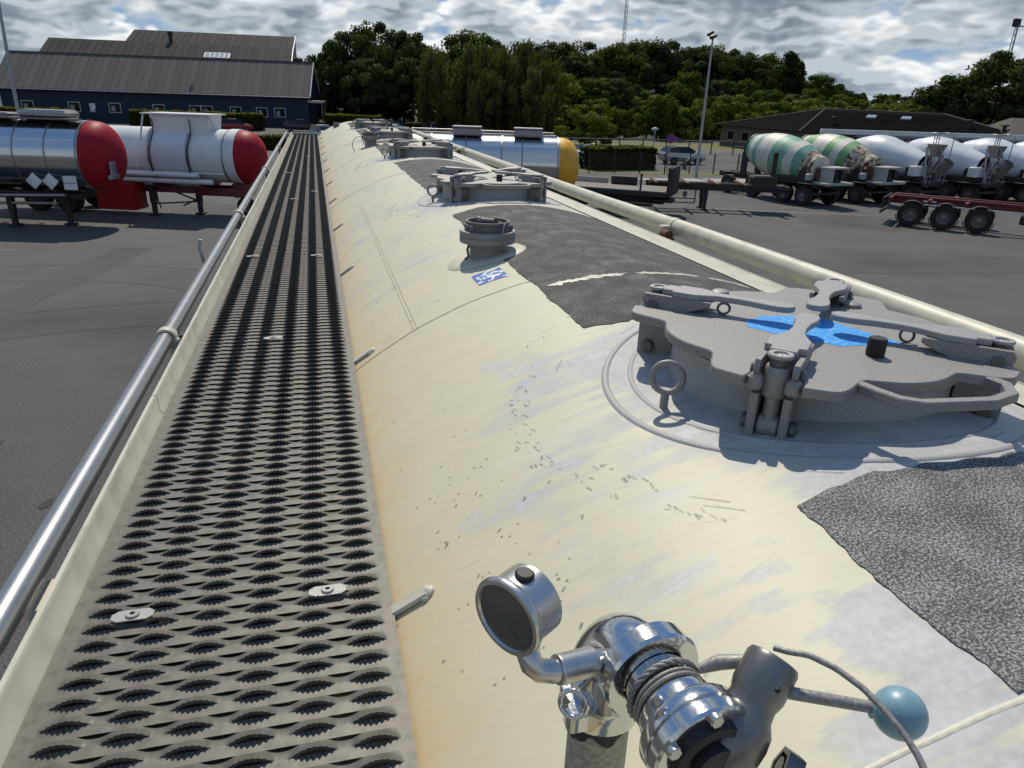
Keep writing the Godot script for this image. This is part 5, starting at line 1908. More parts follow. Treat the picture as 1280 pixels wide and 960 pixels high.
	for i in 4:
		var p: Vector3 = P[i] * 0.93
		var q: Vector3 = P[(i + 1) % 4] * 0.93
		var nn := Vector3(p.x + q.x, 0, p.z + q.z).normalized()
		b.quad(Vector3(p.x, 0, p.z), Vector3(q.x, 0, q.z), Vector3(q.x, 2.5, q.z), Vector3(p.x, 2.5, p.z), nn)
	part(o2, "wall", b, worn(Color(0.19, 0.15, 0.125), 0.85, 0.0, M.fine, 1.0))

func make_street() -> void:
	# lamp post on the right
	var o := thing("lamp_post", "tall grey lamp post with twin floodlights in front of the wood", "lamp post", Vector3(26.0, 0, -47.2))
	var b := MB.new()
	b.tube([Vector3(0, 0, 0), Vector3(0, 3, 0), Vector3(0, 9.0, 0)], [0.11, 0.095, 0.06], 14)
	part(o, "pole", b, M.pole)
	for k in [[-0.22, 0.1], [0.02, -0.1]]:
		b = MB.new()
		b.at(Transform3D(Basis(Vector3(0, 0, 1), 0.5), Vector3(k[0], 9.1 + k[1], 0)))
		b.box(Vector3.ZERO, Vector3(0.42, 0.16, 0.34), 0.03)
		part(o, "lamp_head", b, M.blackmetal)
	b = MB.new()
	b.box(Vector3(-0.06, 9.02, 0), Vector3(0.5, 0.06, 0.06))
	part(o, "bracket", b, M.pole)
	# pole at the far left
	o = thing("lamp_post", "slim grey lamp post at the far left before the blue building", "lamp post", Vector3(-19.9, 0, -60.0))
	b = MB.new()
	b.tube([Vector3(0, 0, 0), Vector3(0.05, 5, 0), Vector3(0.3, 11.5, 0)], [0.13, 0.12, 0.08], 12)
	part(o, "pole", b, M.pole)
	b = MB.new()
	b.box(Vector3(0.6, 11.5, 0), Vector3(0.8, 0.14, 0.3), 0.04)
	part(o, "lamp_head", b, M.pole)
	# lattice masts
	for k in [[Vector3(83.3, 3.0, -200.0), 44.0, 0.55, "thin lattice mast rising out of the wood into the clouds"], [Vector3(118.3, 0.0, -110.0), 19.4, 0.42, "floodlight mast at the right edge above the dark tree"]]:
		o = thing("lattice_mast", k[3], "mast", k[0])
		b = MB.new()
		var h: float = k[1]
		var w: float = k[2]
		var n := int(h / (w * 2.4))
		for i in 3:
			var a := TAU * i / 3
			var a2 := TAU * (i + 1) / 3
			var p := Vector3(cos(a) * w, 0, sin(a) * w)
			var q := Vector3(cos(a2) * w, 0, sin(a2) * w)
			b.cyl(p, p * 0.6 + Vector3(0, h, 0), 0.07, 6)
			for j in n:
				var f := 1.0 - 0.4 * j / n
				var f2 := 1.0 - 0.4 * (j + 1) / n
				b.cyl(p * f + Vector3(0, h * j / n, 0), q * f2 + Vector3(0, h * (j + 1) / n, 0), 0.035, 4)
		part(o, "lattice", b, M.pole)
		if h < 30.0:
			b = MB.new()
			b.box(Vector3(-0.3, h + 0.3, 0), Vector3(1.5, 1.3, 0.5), 0.1)
			b.box(Vector3(0.6, h - 0.2, 0.2), Vector3(1.8, 0.15, 0.15))
			part(o, "floodlight", b, M.blackmetal)
	# no parking sign
	o = thing("road_sign", "round blue and red no-parking sign on thin post above the hedge", "sign", Vector3(25.7, 0, -51.2))
	b = MB.new()
	b.cyl(Vector3(0, 0, 0), Vector3(0.03, 2.7, 0), 0.035, 10)
	part(o, "post", b, M.pole)
	var face := Basis(Vector3(0, 1, 0), -0.45)
	b = MB.new()
	b.lathe([Vector2(0, 0), Vector2(0.33, 0), Vector2(0.33, 0.02), Vector2(0.27, 0.022)], 28, Vector3(0.03, 2.4, 0.05), face * MB.up(Vector3(0, 0, 1)))
	b.at(Transform3D(face * Basis(Vector3(0, 0, 1), PI / 4), Vector3(0.03, 2.4, 0.05)))
	b.box(Vector3(0, 0, 0.026), Vector3(0.54, 0.05, 0.006))
	part(o, "sign_rim", b, mat(Color(0.35, 0.02, 0.03), 0.5))
	b = MB.new()
	b.lathe([Vector2(0.27, 0.0215), Vector2(0, 0.0215)], 28, Vector3(0.03, 2.4, 0.05), face * MB.up(Vector3(0, 0, 1)))
	part(o, "sign_face", b, mat(Color(0.06, 0.05, 0.30), 0.5))
	# path lamp
	o = thing("path_lamp", "small mushroom-topped path lamp on the grass verge", "lamp", Vector3(36.2, 0, -76.0))
	b = MB.new()
	b.cyl(Vector3(0, 0, 0), Vector3(0, 1.9, 0), 0.06, 10)
	part(o, "post", b, M.pole)
	b = MB.new()
	b.lathe([Vector2(0.1, 1.9), Vector2(0.16, 2.15), Vector2(0.42, 2.2), Vector2(0.3, 2.36), Vector2(0, 2.42)], 18)
	part(o, "lamp_head", b, M.pole)
	# barrier arm
	o = thing("barrier_arm", "white raised barrier arm beside the silver car", "barrier", Vector3(28.6, 0, -53.6))
	b = MB.new()
	b.box(Vector3(-0.2, 0.45, 0), Vector3(0.3, 0.9, 0.3), 0.03)
	part(o, "housing", b, M.steel_dark)
	b = MB.new()
	b.at(Transform3D(Basis(Vector3(0, 0, 1), 0.62), Vector3(-0.1, 0.75, 0.2)))
	b.box(Vector3(0.75, 0, 0), Vector3(1.9, 0.11, 0.06), 0.01)
	part(o, "arm", b, M.whitepaint)
	# mesh fence
	o = thing("mesh_fence", "dark mesh fence with thin posts behind the flatbed trailer", "fence", Vector3(19.0, 0, -50.2))
	var dir := Vector3(15.6, 0, 0.8)
	for i in 9:
		b = MB.new()
		b.box(dir * (i / 8.0) + Vector3(0, 0.75, 0), Vector3(0.07, 1.5, 0.07))
		part(o, "post", b, M.blackmetal)
	b = MB.new()
	for j in 10:
		b.cyl(Vector3(0, 0.1 + j * 0.14, 0), dir + Vector3(0, 0.1 + j * 0.14, 0), 0.004, 4)
	for j in 110:
		var p := dir * (j / 110.0)
		b.cyl(p + Vector3(0, 0.08, 0), p + Vector3(0, 1.4, 0), 0.0025, 3)
	var mesh := part(o, "wire_mesh", b, M.blackmetal)
	mesh.set_meta("kind", "stuff")
	o = thing("mesh_fence", "low dark fence along the far road before the weeping trees", "fence", Vector3(22.0, 0, -70.5))
	for i in 10:
		b = MB.new()
		b.box(Vector3(i * 2.6, 0.8, 0), Vector3(0.09, 1.6, 0.09))
		part(o, "post", b, M.blackmetal)
	b = MB.new()
	for j in 3:
		b.cyl(Vector3(0, 0.3 + j * 0.55, 0), Vector3(23.4, 0.3 + j * 0.55, 0), 0.015, 4)
	part(o, "rail", b, M.pole)

func lathe_x(b: MB, prof: Array, y: float, sides := 48, z := 0.0) -> void:
	# profile of Vector2(radius, x) about a horizontal axis along +x
	b.lathe(prof, sides, Vector3(0, y, z), Basis(Vector3(0, 0, 1), Vector3(1, 0, 0), Vector3(0, 1, 0)))

func tanker_body(o: Node, R: float, hy: float, L: float, shell: Material, cap: Material, dome: float, bands: Array) -> void:
	var b := MB.new()
	lathe_x(b, [Vector2(R, -L), Vector2(R, 0.0)], hy, 64)
	part(o, "tank_barrel", b, shell)
	for sgn in [1.0, -1.0]:
		b = MB.new()
		var pr := []
		for i in 13:
			var a := PI / 2 * i / 12.0
			var t := sin(a)
			pr.append(Vector2(R * 0.995 * pow(maxf(1.0 - pow(t, 2.5), 0.0), 1.0 / 2.3), t * dome))
		pr[12] = Vector2(0, dome)
		if sgn < 0.0:
			var q := []
			for k in pr:
				q.append(Vector2(k.x, -L - k.y))
			q.reverse()
			pr = q
		lathe_x(b, pr, hy, 64)
		part(o, "end_cap", b, cap)
	for x in bands:
		b = MB.new()
		lathe_x(b, [Vector2(R, x - 0.03), Vector2(R + 0.014, x - 0.03), Vector2(R + 0.014, x + 0.03), Vector2(R, x + 0.03)], hy, 64)
		part(o, "band", b, M.alu)

func leg(o: Node, x: float, z: float, top: float, m: Material) -> void:
	var b := MB.new()
	b.box(Vector3(x, top / 2 + 0.05, z), Vector3(0.16, top, 0.16), 0.01)
	b.box(Vector3(x, top * 0.72, z), Vector3(0.2, top * 0.5, 0.2), 0.01)
	b.box(Vector3(x, 0.04, z), Vector3(0.34, 0.07, 0.34), 0.015)
	part(o, "landing_leg", b, m)

func make_tankers() -> void:
	var ang := -atan2(0.265, 0.964)
	# polished tank trailer, far left
	var o := thing("silver_tanker", "polished steel tank trailer with red domed end at the left edge", "tank trailer", Vector3(-7.5, 0, -29.15), ang)
	tanker_body(o, 1.18, 2.42, 11.0, M.mirror, M.redpaint, 0.82, [-0.06, -1.12, -2.2, -3.4, -4.6, -6.0, -7.5, -9.0, -10.6])
	var b := MB.new()
	b.box(Vector3(-5.2, 1.05, 0), Vector3(9.4, 0.22, 0.9), 0.02)
	b.box(Vector3(-5.2, 1.18, 0.7), Vector3(8.4, 0.1, 0.12), 0.02)
	for i in 7:
		b.box(Vector3(-1.2 - i * 1.3, 1.15, 0), Vector3(0.12, 0.3, 1.7), 0.02)
	part(o, "frame", b, M.blackmetal)
	b = MB.new()
	b.cyl(Vector3(-8.0, 0.95, 0.95), Vector3(-0.8, 1.15, 0.95), 0.06, 12)
	b.cyl(Vector3(-8.0, 0.7, 0.8), Vector3(-1.2, 0.85, 0.8), 0.05, 12)
	part(o, "hose_pipe", b, M.alu)
	for k in [[-2.9, 0.75], [-1.25, 0.2]]:
		leg(o, k[0], k[1], 1.05, M.blackmetal)
	# hazard placards and number plates, blank as far as can be read
	for k in [[-1.72, 1.62], [-1.15, 1.62]]:
		b = MB.new()
		b.at(Transform3D(Basis(Vector3(0, 0, 1), PI / 4), Vector3(k[0], k[1], 1.06)))
		b.box(Vector3.ZERO, Vector3(0.4, 0.4, 0.02), 0.003)
		part(o, "hazard_placard", b, M.whitepaint)
	b = MB.new()
	b.box(Vector3(-0.5, 1.58, 1.02), Vector3(0.46, 0.46, 0.03), 0.004)
	var pl := part(o, "number_plate", b, M.whitepaint)
	b = MB.new()
	b.box(Vector3(-0.5, 1.58, 1.037), Vector3(0.44, 0.02, 0.008))
	part(pl, "divider", b, M.black)
	b = MB.new()
	b.box(Vector3(0.78, 2.05, 0.5), Vector3(0.06, 0.5, 0.36), 0.01)
	b.box(Vector3(0.76, 1.78, 0.48), Vector3(0.12, 0.16, 0.62), 0.02)
	part(o, "plate_holder", b, M.alu)
	b = MB.new()
	b.box(Vector3(-1.4, 3.76, 0), Vector3(1.7, 0.3, 0.9), 0.1)
	part(o, "manhole_box", b, M.alu)
	b = MB.new()
	b.box(Vector3(-3.2, 3.7, 0.1), Vector3(1.3, 0.18, 0.7), 0.06)
	part(o, "manhole_box", b, M.alu)
	b = MB.new()
	b.box(Vector3(-5.0, 3.63, 0.5), Vector3(9.8, 0.05, 0.45))
	b.cyl(Vector3(-9.8, 3.8, 0.62), Vector3(-0.1, 3.72, 0.62), 0.025, 8)
	part(o, "walkway", b, M.steel_dark)
	for x in [-7.2, -8.5, -9.8]:
		for z in [0.95, -0.95]:
			wheel(o, Vector3(x, 0.53, z), Vector3(0, 0, signf(z)), 0.53, 0.36)

	# white tank trailer behind it
	o = thing("white_tanker", "white tank trailer with red domed end and raised manway housing", "tank trailer", Vector3(-2.75, 0, -31.0), -atan2(0.34, 0.94))
	tanker_body(o, 1.0, 2.3, 9.4, M.whitepaint, M.redpaint, 0.84, [-0.42])
	b = MB.new()
	lathe_x(b, [Vector2(1.0, -0.33), Vector2(1.03, -0.33), Vector2(1.03, 0.02), Vector2(0.99, 0.03)], 2.3, 64)
	part(o, "end_ring", b, M.whitepaint)
	b = MB.new()
	for x in [-1.78, -3.3]:
		lathe_x(b, [Vector2(1.0, x - 0.06), Vector2(1.05, x - 0.06), Vector2(1.05, x + 0.06), Vector2(1.0, x + 0.06)], 2.3, 64)
	part(o, "rib", b, M.alu)
	b = MB.new()
	lathe_x(b, [Vector2(1.0, -3.24), Vector2(1.035, -3.24), Vector2(1.035, -1.84), Vector2(1.0, -1.84)], 2.3, 64)
	part(o, "cladding_sleeve", b, mat(Color(0.56, 0.6, 0.66), 0.35))
	b = MB.new()
	var hp := PackedVector2Array([Vector2(-3.22, -2.9), Vector2(-3.3, -3.8), Vector2(-0.98, -3.8), Vector2(-1.15, -2.9)])
	b.at(Transform3D(Basis(Vector3(1, 0, 0), Vector3(0, 0, 1), Vector3(0, -1, 0)), Vector3.ZERO))
	var q2 := PackedVector2Array()
	for p in hp:
		q2.append(Vector2(p.x, p.y))
	b.prism(q2, -0.55, 0.62, 0.01)
	part(o, "manway_housing", b, M.whitepaint)
	b = MB.new()
	b.at(Transform3D.IDENTITY)
	b.box(Vector3(-2.25, 3.82, 0.0), Vector3(2.7, 0.05, 1.5), 0.01)
	b.cyl(Vector3(-3.55, 3.8, 0.6), Vector3(-3.8, 1.9, 1.05), 0.035, 8)
	b.cyl(Vector3(-0.95, 3.8, 0.6), Vector3(-0.75, 3.25, 0.5), 0.035, 8)
	part(o, "housing_rim", b, M.whitepaint)
	for x in [-3.2, -1.7]:
		b = MB.new()
		b.tube([Vector3(x - 0.05, 3.65, 0.64), Vector3(x, 3.5, 0.66), Vector3(x + 0.02, 3.15, 0.72), Vector3(x - 0.05, 2.6, 1.06), Vector3(x - 0.05, 2.1, 1.08), Vector3(x - 0.04, 1.2, 0.98)], 0.02, 8)
		part(o, "hose", b, M.black)
	for k in [[-6.0, -0.9, 1.27, 0.98, 0.1], [-5.2, -1.4, 1.5, 1.06, 0.095]]:
		b = MB.new()
		b.cyl(Vector3(k[0], k[2] + 0.12, k[3]), Vector3(k[1], k[2] + 0.12, k[3]), k[4], 18, -1.0, 0.01)
		part(o, "hose_tube", b, M.whitepaint)
	b = MB.new()
	b.box(Vector3(-4.7, 1.72, 0.98), Vector3(8.6, 0.05, 0.06))
	part(o, "side_rail", b, M.whitepaint)
	b = MB.new()
	b.box(Vector3(-4.5, 1.0, 0.0), Vector3(8.6, 0.26, 1.0), 0.02)
	b.box(Vector3(-0.9, 0.98, 0.0), Vector3(1.9, 0.3, 1.3), 0.02)
	b.box(Vector3(-0.15, 1.05, 0.0), Vector3(0.5, 0.55, 1.0), 0.05)
	for x in [-1.5, -3.4, -5.4, -7.4]:
		b.box(Vector3(x, 1.25, 0), Vector3(0.14, 0.35, 1.5), 0.02)
	part(o, "frame", b, M.redframe)
	b = MB.new()
	b.box(Vector3(-4.85, 0.74, 0.75), Vector3(1.55, 1.05, 0.9), 0.03)
	part(o, "tool_box", b, M.redpaint)
	for k in [[-3.55, 0.75], [-2.05, 0.0]]:
		leg(o, k[0], k[1], 1.0, M.blackmetal)
	b = MB.new()
	b.cyl(Vector3(-3.55, 0.45, 0.75), Vector3(-2.05, 0.5, 0.0), 0.03, 8)
	b.cyl(Vector3(-2.9, 0.9, 0.3), Vector3(-2.05, 0.5, 0.0), 0.035, 8)
	b.cyl(Vector3(-2.6, 0.35, 0.3), Vector3(-2.1, 0.6, 0.05), 0.03, 8)
	b.tube([Vector3(-3.35, 1.0, 0.8), Vector3(-3.3, 0.6, 0.85), Vector3(-3.25, 0.3, 0.8)], 0.03, 6)
	b.tube([Vector3(-3.8, 1.0, 0.8), Vector3(-3.9, 0.6, 0.85), Vector3(-3.75, 0.35, 0.8)], 0.025, 6)
	part(o, "leg_brace", b, M.blackmetal)
	for x in [-7.0, -8.3]:
		for z in [0.85, -0.85]:
			wheel(o, Vector3(x, 0.53, z), Vector3(0, 0, signf(z)), 0.53, 0.4)
	wheel(o, Vector3(0.0, 0.42, 0.2), Vector3(0, 0, 1), 0.36, 0.24)

	# polished tank with yellow end on the right
	o = thing("yellow_ended_tanker", "polished steel tank with yellow domed end beyond the cream pipe", "tank trailer", Vector3(8.75, 0, -26.4), ang)
	tanker_body(o, 1.02, 2.46, 5.6, M.mirror, M.yellow, 0.78, [-0.05, -1.35, -2.1, -3.4, -4.7])
	for x in [-1.15, -3.4]:
		b = MB.new()
		b.box(Vector3(x, 3.6, 0.1), Vector3(1.0, 0.28, 0.7), 0.04)
		b.box(Vector3(x, 3.75, 0.1), Vector3(1.08, 0.05, 0.78), 0.02)
		part(o, "manhole_box", b, M.alu)
	b = MB.new()
	b.box(Vector3(-2.8, 3.5, -0.2), Vector3(5.4, 0.06, 0.4), 0.01)
	b.cyl(Vector3(-5.5, 3.62, -0.3), Vector3(-0.2, 3.6, -0.3), 0.025, 8)
	part(o, "walkway", b, M.alu)
	b = MB.new()
	b.box(Vector3(-2.6, 1.15, 0), Vector3(6.2, 0.25, 1.0), 0.02)
	for x in [-0.5, -2.0, -3.5, -5.0]:
		b.box(Vector3(x, 1.4, 0), Vector3(0.14, 0.3, 1.5), 0.02)
	part(o, "frame", b, M.blackmetal)
	for k in [[-0.9, 0.7], [-0.9, -0.7]]:
		leg(o, k[0], k[1], 1.1, M.blackmetal)
	for x in [-4.0, -5.3]:
		for z in [0.9, -0.9]:
			wheel(o, Vector3(x, 0.53, z), Vector3(0, 0, signf(z)), 0.53, 0.36)

func drum(o: Node, segs: Array, back: Vector3, front: Vector3) -> void:
	# segs: [[material, [Vector2(r, s)...]], ...] along the axis from back to front
	var bs := MB.up(front - back)
	for s in segs:
		var b := MB.new()
		b.lathe(s[1], 48, back, bs)
		part(o, "drum", b, s[0])

func truck_frame(o: Node, hop: bool) -> void:
	var b := MB.new()
	for x in [-0.45, 0.45]:
		b.box(Vector3(x, 1.0, -0.6), Vector3(0.16, 0.3, 7.8), 0.02)
	for z in [-3.6, -1.6, 0.4, 2.2, 3.2]:
		b.box(Vector3(0, 1.05, z), Vector3(1.9, 0.2, 0.16), 0.02)
	b.box(Vector3(0, 1.3, 1.4), Vector3(1.7, 0.25, 3.0), 0.03)
	b.box(Vector3(0, 0.65, 3.2), Vector3(2.1, 0.14, 0.12), 0.02)
	part(o, "chassis", b, M.blackmetal)
	for x in [-0.55, 0.55]:
		for k in [[1.0, 1.7, -2.45, 1.3], [1.2, 1.5, 2.1, 0.8]]:
			b = MB.new()
			b.box(Vector3(x * k[0], k[1], k[2]), Vector3(0.12, k[3], 0.45), 0.02)
			part(o, "drum_support", b, M.blackmetal)
	for z in [-3.1, -1.0, 1.35, 2.7]:
		for x in [-0.95, 0.95]:
			wheel(o, Vector3(x, 0.52, z), Vector3(signf(x), 0, 0), 0.52, 0.34)
	b = MB.new()
	for x in [-0.98, 0.98]:
		b.box(Vector3(x, 1.14, 2.0), Vector3(0.5, 0.06, 2.5), 0.02)
	part(o, "mudguard", b, M.black)
	# cab beyond the drum
	if hop:
		b = MB.new()
		b.box(Vector3(0, 1.3, -5.0), Vector3(2.2, 1.4, 1.7), 0.12)
		b.box(Vector3(0, 2.2, -4.95), Vector3(2.1, 0.7, 1.4), 0.18)
		part(o, "cab", b, mat(Color(0.05, 0.055, 0.06), 0.4))
		b = MB.new()
		for x in [-1.12, 1.12]:
			b.box(Vector3(x * 0.94, 2.15, -5.0), Vector3(0.03, 0.5, 0.9))
		b.box(Vector3(0, 2.15, -5.66), Vector3(1.8, 0.5, 0.05))
		part(o, "window", b, M.glass)
	if hop:
		b = MB.new()
		b.lathe([Vector2(0.22, 0.0), Vector2(0.5, 0.62), Vector2(0.52, 0.66), Vector2(0.48, 0.65), Vector2(0.2, 0.02)], 4, Vector3(0.1, 2.5, 2.9), Basis(Vector3.UP, PI / 4))
		part(o, "hopper", b, worn(Color(0.38, 0.38, 0.37), 0.7, 0.1, M.fine, 1.5))
		b = MB.new()
		for x in [-0.65, 0.65]:
			b.cyl(Vector3(x, 1.1, 3.15), Vector3(x * 0.8, 3.0, 2.75), 0.06, 8)
			b.cyl(Vector3(x, 1.2, 2.3), Vector3(x * 0.8, 2.6, 3.0), 0.05, 8)
			b.cyl(Vector3(x * 1.1, 1.1, 3.3), Vector3(x * 1.1, 3.7, 3.35), 0.025, 6)
		for y in [1.5, 1.9, 2.3, 2.7, 3.1, 3.5]:
			b.cyl(Vector3(-0.9, y, 3.33), Vector3(-0.5, y, 3.33), 0.02, 6)
		b.cyl(Vector3(-0.9, 1.1, 3.33), Vector3(-0.9, 3.7, 3.33), 0.022, 6)
		b.cyl(Vector3(-0.5, 1.1, 3.33), Vector3(-0.5, 3.7, 3.33), 0.022, 6)
		b.tube([Vector3(-0.3, 3.2, 3.2), Vector3(0.1, 2.5, 3.4), Vector3(-0.2, 1.9, 3.3), Vector3(0.2, 1.4, 3.4)], 0.05, 8)
		b.torus(Vector3(0.0, 3.75, 3.0), Vector3(0, 1, 0), 0.5, 0.025, 24, 6)
		part(o, "ladder_frame", b, M.alu)
		b = MB.new()
		b.at(Transform3D(Basis(Vector3(1, 0, 0), 0.55), Vector3(0.15, 1.9, 3.5)))
		b.lathe([Vector2(0.3, 0.5), Vector2(0.2, -0.7), Vector2(0.17, -0.7), Vector2(0.27, 0.5)], 12)
		part(o, "chute", b, M.alu)
		b = MB.new()
		b.box(Vector3(-0.75, 1.72, 2.6), Vector3(0.75, 0.55, 0.5), 0.04)
		part(o, "control_box", b, M.whitepaint)
		b = MB.new()
		b.box(Vector3(0, 1.2, 3.25), Vector3(2.2, 0.12, 0.12), 0.02)
		part(o, "rear_bar", b, mat(Color(0.03, 0.06, 0.07), 0.5))
	else:
		b = MB.new()
		b.box(Vector3(0.25, 1.95, 3.3), Vector3(1.25, 0.1, 1.0), 0.03)
		b.box(Vector3(-0.3, 1.55, 3.3), Vector3(0.12, 0.8, 1.0), 0.02)
		b.box(Vector3(0.2, 1.18, 3.4), Vector3(1.9, 0.14, 1.1), 0.03)
		part(o, "engine_cover", b, worn(Color(0.5, 0.5, 0.46), 0.6, 0.0, M.fine, 1.0))
		b = MB.new()
		b.box(Vector3(0.3, 1.55, 3.3), Vector3(0.8, 0.6, 0.6), 0.08)
		b.cyl(Vector3(0.5, 1.6, 3.62), Vector3(0.5, 1.6, 3.75), 0.2, 14)
		b.cyl(Vector3(0.1, 1.45, 3.62), Vector3(0.1, 1.45, 3.7), 0.14, 12)
		part(o, "engine", b, M.blackmetal)
		b = MB.new()
		b.box(Vector3(-0.33, 1.55, 2.85), Vector3(0.2, 0.7, 0.3), 0.04)
		part(o, "radiator", b, M.rust)
		b = MB.new()
		b.box(Vector3(-0.85, 1.45, 2.75), Vector3(0.35, 0.35, 0.3), 0.05)
		part(o, "water_box", b, worn(Color(0.5, 0.52, 0.52), 0.6, 0.0, M.fine, 1.0))

func make_mixers() -> void:
	var rustmix := ntex(131, 0.012, 512, [[0.0, Color(0.26, 0.11, 0.045)], [0.42, Color(0.36, 0.2, 0.11)], [0.52, Color(0.8, 0.77, 0.7)], [1.0, Color(0.86, 0.85, 0.8)]], 5)
	var chip := ntex(132, 0.02, 512, [[0.0, Color(0.4, 0.25, 0.16)], [0.22, Color(0.62, 0.52, 0.42)], [0.32, Color(0.95, 0.95, 0.93)], [1.0, Color(1, 1, 1)]], 5)
	var ow := worn(Color(0.60, 0.60, 0.55), 0.55, 0.0, chip, 0.45)
	var og := worn(Color(0.16, 0.36, 0.28), 0.55, 0.0, chip, 0.45)
	var og2 := worn(Color(0.15, 0.34, 0.15), 0.55, 0.0, chip, 0.5)
	var orust := worn(Color(0.85, 0.85, 0.82), 0.8, 0.0, rustmix, 0.5)
	var dirty := worn(Color(0.22, 0.17, 0.13), 0.8, 0.0, M.fine, 0.8)
	var turn := atan2(0.185, 0.98)
	var rings := [[0.55, 0.0], [0.6, 0.2], [0.74, 0.28], [0.86, 0.7], [0.98, 1.1], [1.09, 1.55], [1.16, 2.05], [1.19, 2.6], [1.17, 3.1], [1.10, 3.6], [0.98, 4.1], [0.8, 4.55], [0.66, 4.9], [0.63, 5.25]]
	var xs := [[25.1, -36.0], [28.9, -36.6]]
	var lb := ["concrete mixer with mint green and white banded drum, rusty at the end", "concrete mixer with grass green and white banded drum, badly rusted end"]
	for k in 2:
		var o := thing("banded_mixer", lb[k], "concrete mixer", Vector3(xs[k][0], 0, xs[k][1]), turn, "old banded mixers")
		var g: Material = og if k == 0 else og2
		var seq := [dirty, dirty, g, ow, g, ow, ow, g, g, ow, g, orust, orust]
		if k == 1:
			seq = [dirty, dirty, ow, g, g, ow, ow, g, ow, g, orust, orust, orust]
		var segs := []
		for i in seq.size():
			segs.append([seq[i], [Vector2(rings[i][0], rings[i][1]), Vector2(rings[i + 1][0], rings[i + 1][1])]])
		segs.append([orust if k == 1 else ow, [Vector2(0.63, 5.25), Vector2(0.6, 5.3), Vector2(0.0, 5.36)]])
		drum(o, segs, Vector3(0, 2.6, -2.6), Vector3(0, 1.85, 2.6))
		var b := MB.new()
		var bs := MB.up(Vector3(0, -0.74, 5.2))
		b.lathe([Vector2(0.73, 0.24), Vector2(0.8, 0.24), Vector2(0.8, 0.34), Vector2(0.74, 0.34)], 40, Vector3(0, 2.6, -2.6), bs)
		part(o, "roller_ring", b, M.black)
		truck_frame(o, false)
	var wl := ["white concrete mixer nearest the green-banded drums, long tapering drum", "white concrete mixer in the middle of the white row", "white concrete mixer at the right edge of the picture"]
	var o3 := thing("white_mixer", wl[0], "concrete mixer", Vector3(32.6, 0, -36.8), turn, "white mixers")
	var wp := worn(Color(0.62, 0.66, 0.70), 0.38, 0.0, M.faint, 0.3)
	drum(o3, [[dirty, [Vector2(0.55, 0.0), Vector2(0.62, 0.3)]], [wp, [Vector2(0.74, 0.4), Vector2(0.86, 0.7), Vector2(1.12, 1.5)]], [wp, [Vector2(1.12, 1.5), Vector2(1.18, 1.9)]], [wp, [Vector2(1.18, 1.9), Vector2(1.18, 2.5), Vector2(1.12, 2.8)]], [wp, [Vector2(1.12, 2.8), Vector2(0.98, 3.5), Vector2(0.62, 5.1)]], [M.black, [Vector2(0.62, 5.1), Vector2(0.56, 5.12), Vector2(0.5, 4.6), Vector2(0, 4.4)]]], Vector3(0, 2.5, -2.6), Vector3(0, 1.95, 2.6))
	truck_frame(o3, true)
	copy_of(o3, Vector3(36.3, 0, -36.4), turn, Vector3.ONE, wl[1], "", "white_mixer")
	copy_of(o3, Vector3(39.9, 0, -36.0), turn, Vector3.ONE, wl[2], "", "white_mixer")
	copy_of(o3, Vector3(43.5, 0, -35.6), turn, Vector3.ONE, "white concrete mixer beyond the right edge of the picture", "", "white_mixer")
	# concrete pump with folded boom behind the mixers
	var o := thing("concrete_pump", "folded white pump boom lying behind the white mixers", "pump truck", Vector3(42.5, 0, -43.5), -0.22)
	var b := MB.new()
	b.box(Vector3(0.0, 3.35, 0), Vector3(17.0, 0.32, 0.34), 0.03)
	part(o, "boom", b, M.whitepaint)
	b = MB.new()
	for i in 26:
		var x := -5.0 + i * 0.5
		b.cyl(Vector3(x, 2.55, 0.25), Vector3(x + 0.25, 3.15, 0.25), 0.035, 6)
		b.cyl(Vector3(x + 0.25, 3.15, 0.25), Vector3(x + 0.5, 2.55, 0.25), 0.035, 6)
	b.cyl(Vector3(-5, 2.55, 0.25), Vector3(8.0, 2.55, 0.25), 0.06, 8)
	b.cyl(Vector3(-6, 3.1, 0.25), Vector3(8.3, 3.1, 0.25), 0.06, 8)
	part(o, "pipe_lattice", b, M.alu)
	b = MB.new()
	b.box(Vector3(0, 1.2, 0), Vector3(14.0, 0.5, 1.6), 0.05)
	b.box(Vector3(3, 2.0, 0), Vector3(2.0, 1.2, 1.6), 0.1)
	part(o, "chassis", b, M.blackmetal)
	for x in [-5.0, -2.0, 3.0, 5.5]:
		for z in [0.9, -0.9]:
			wheel(o, Vector3(x, 0.52, z), Vector3(0, 0, signf(z)), 0.52, 0.34)

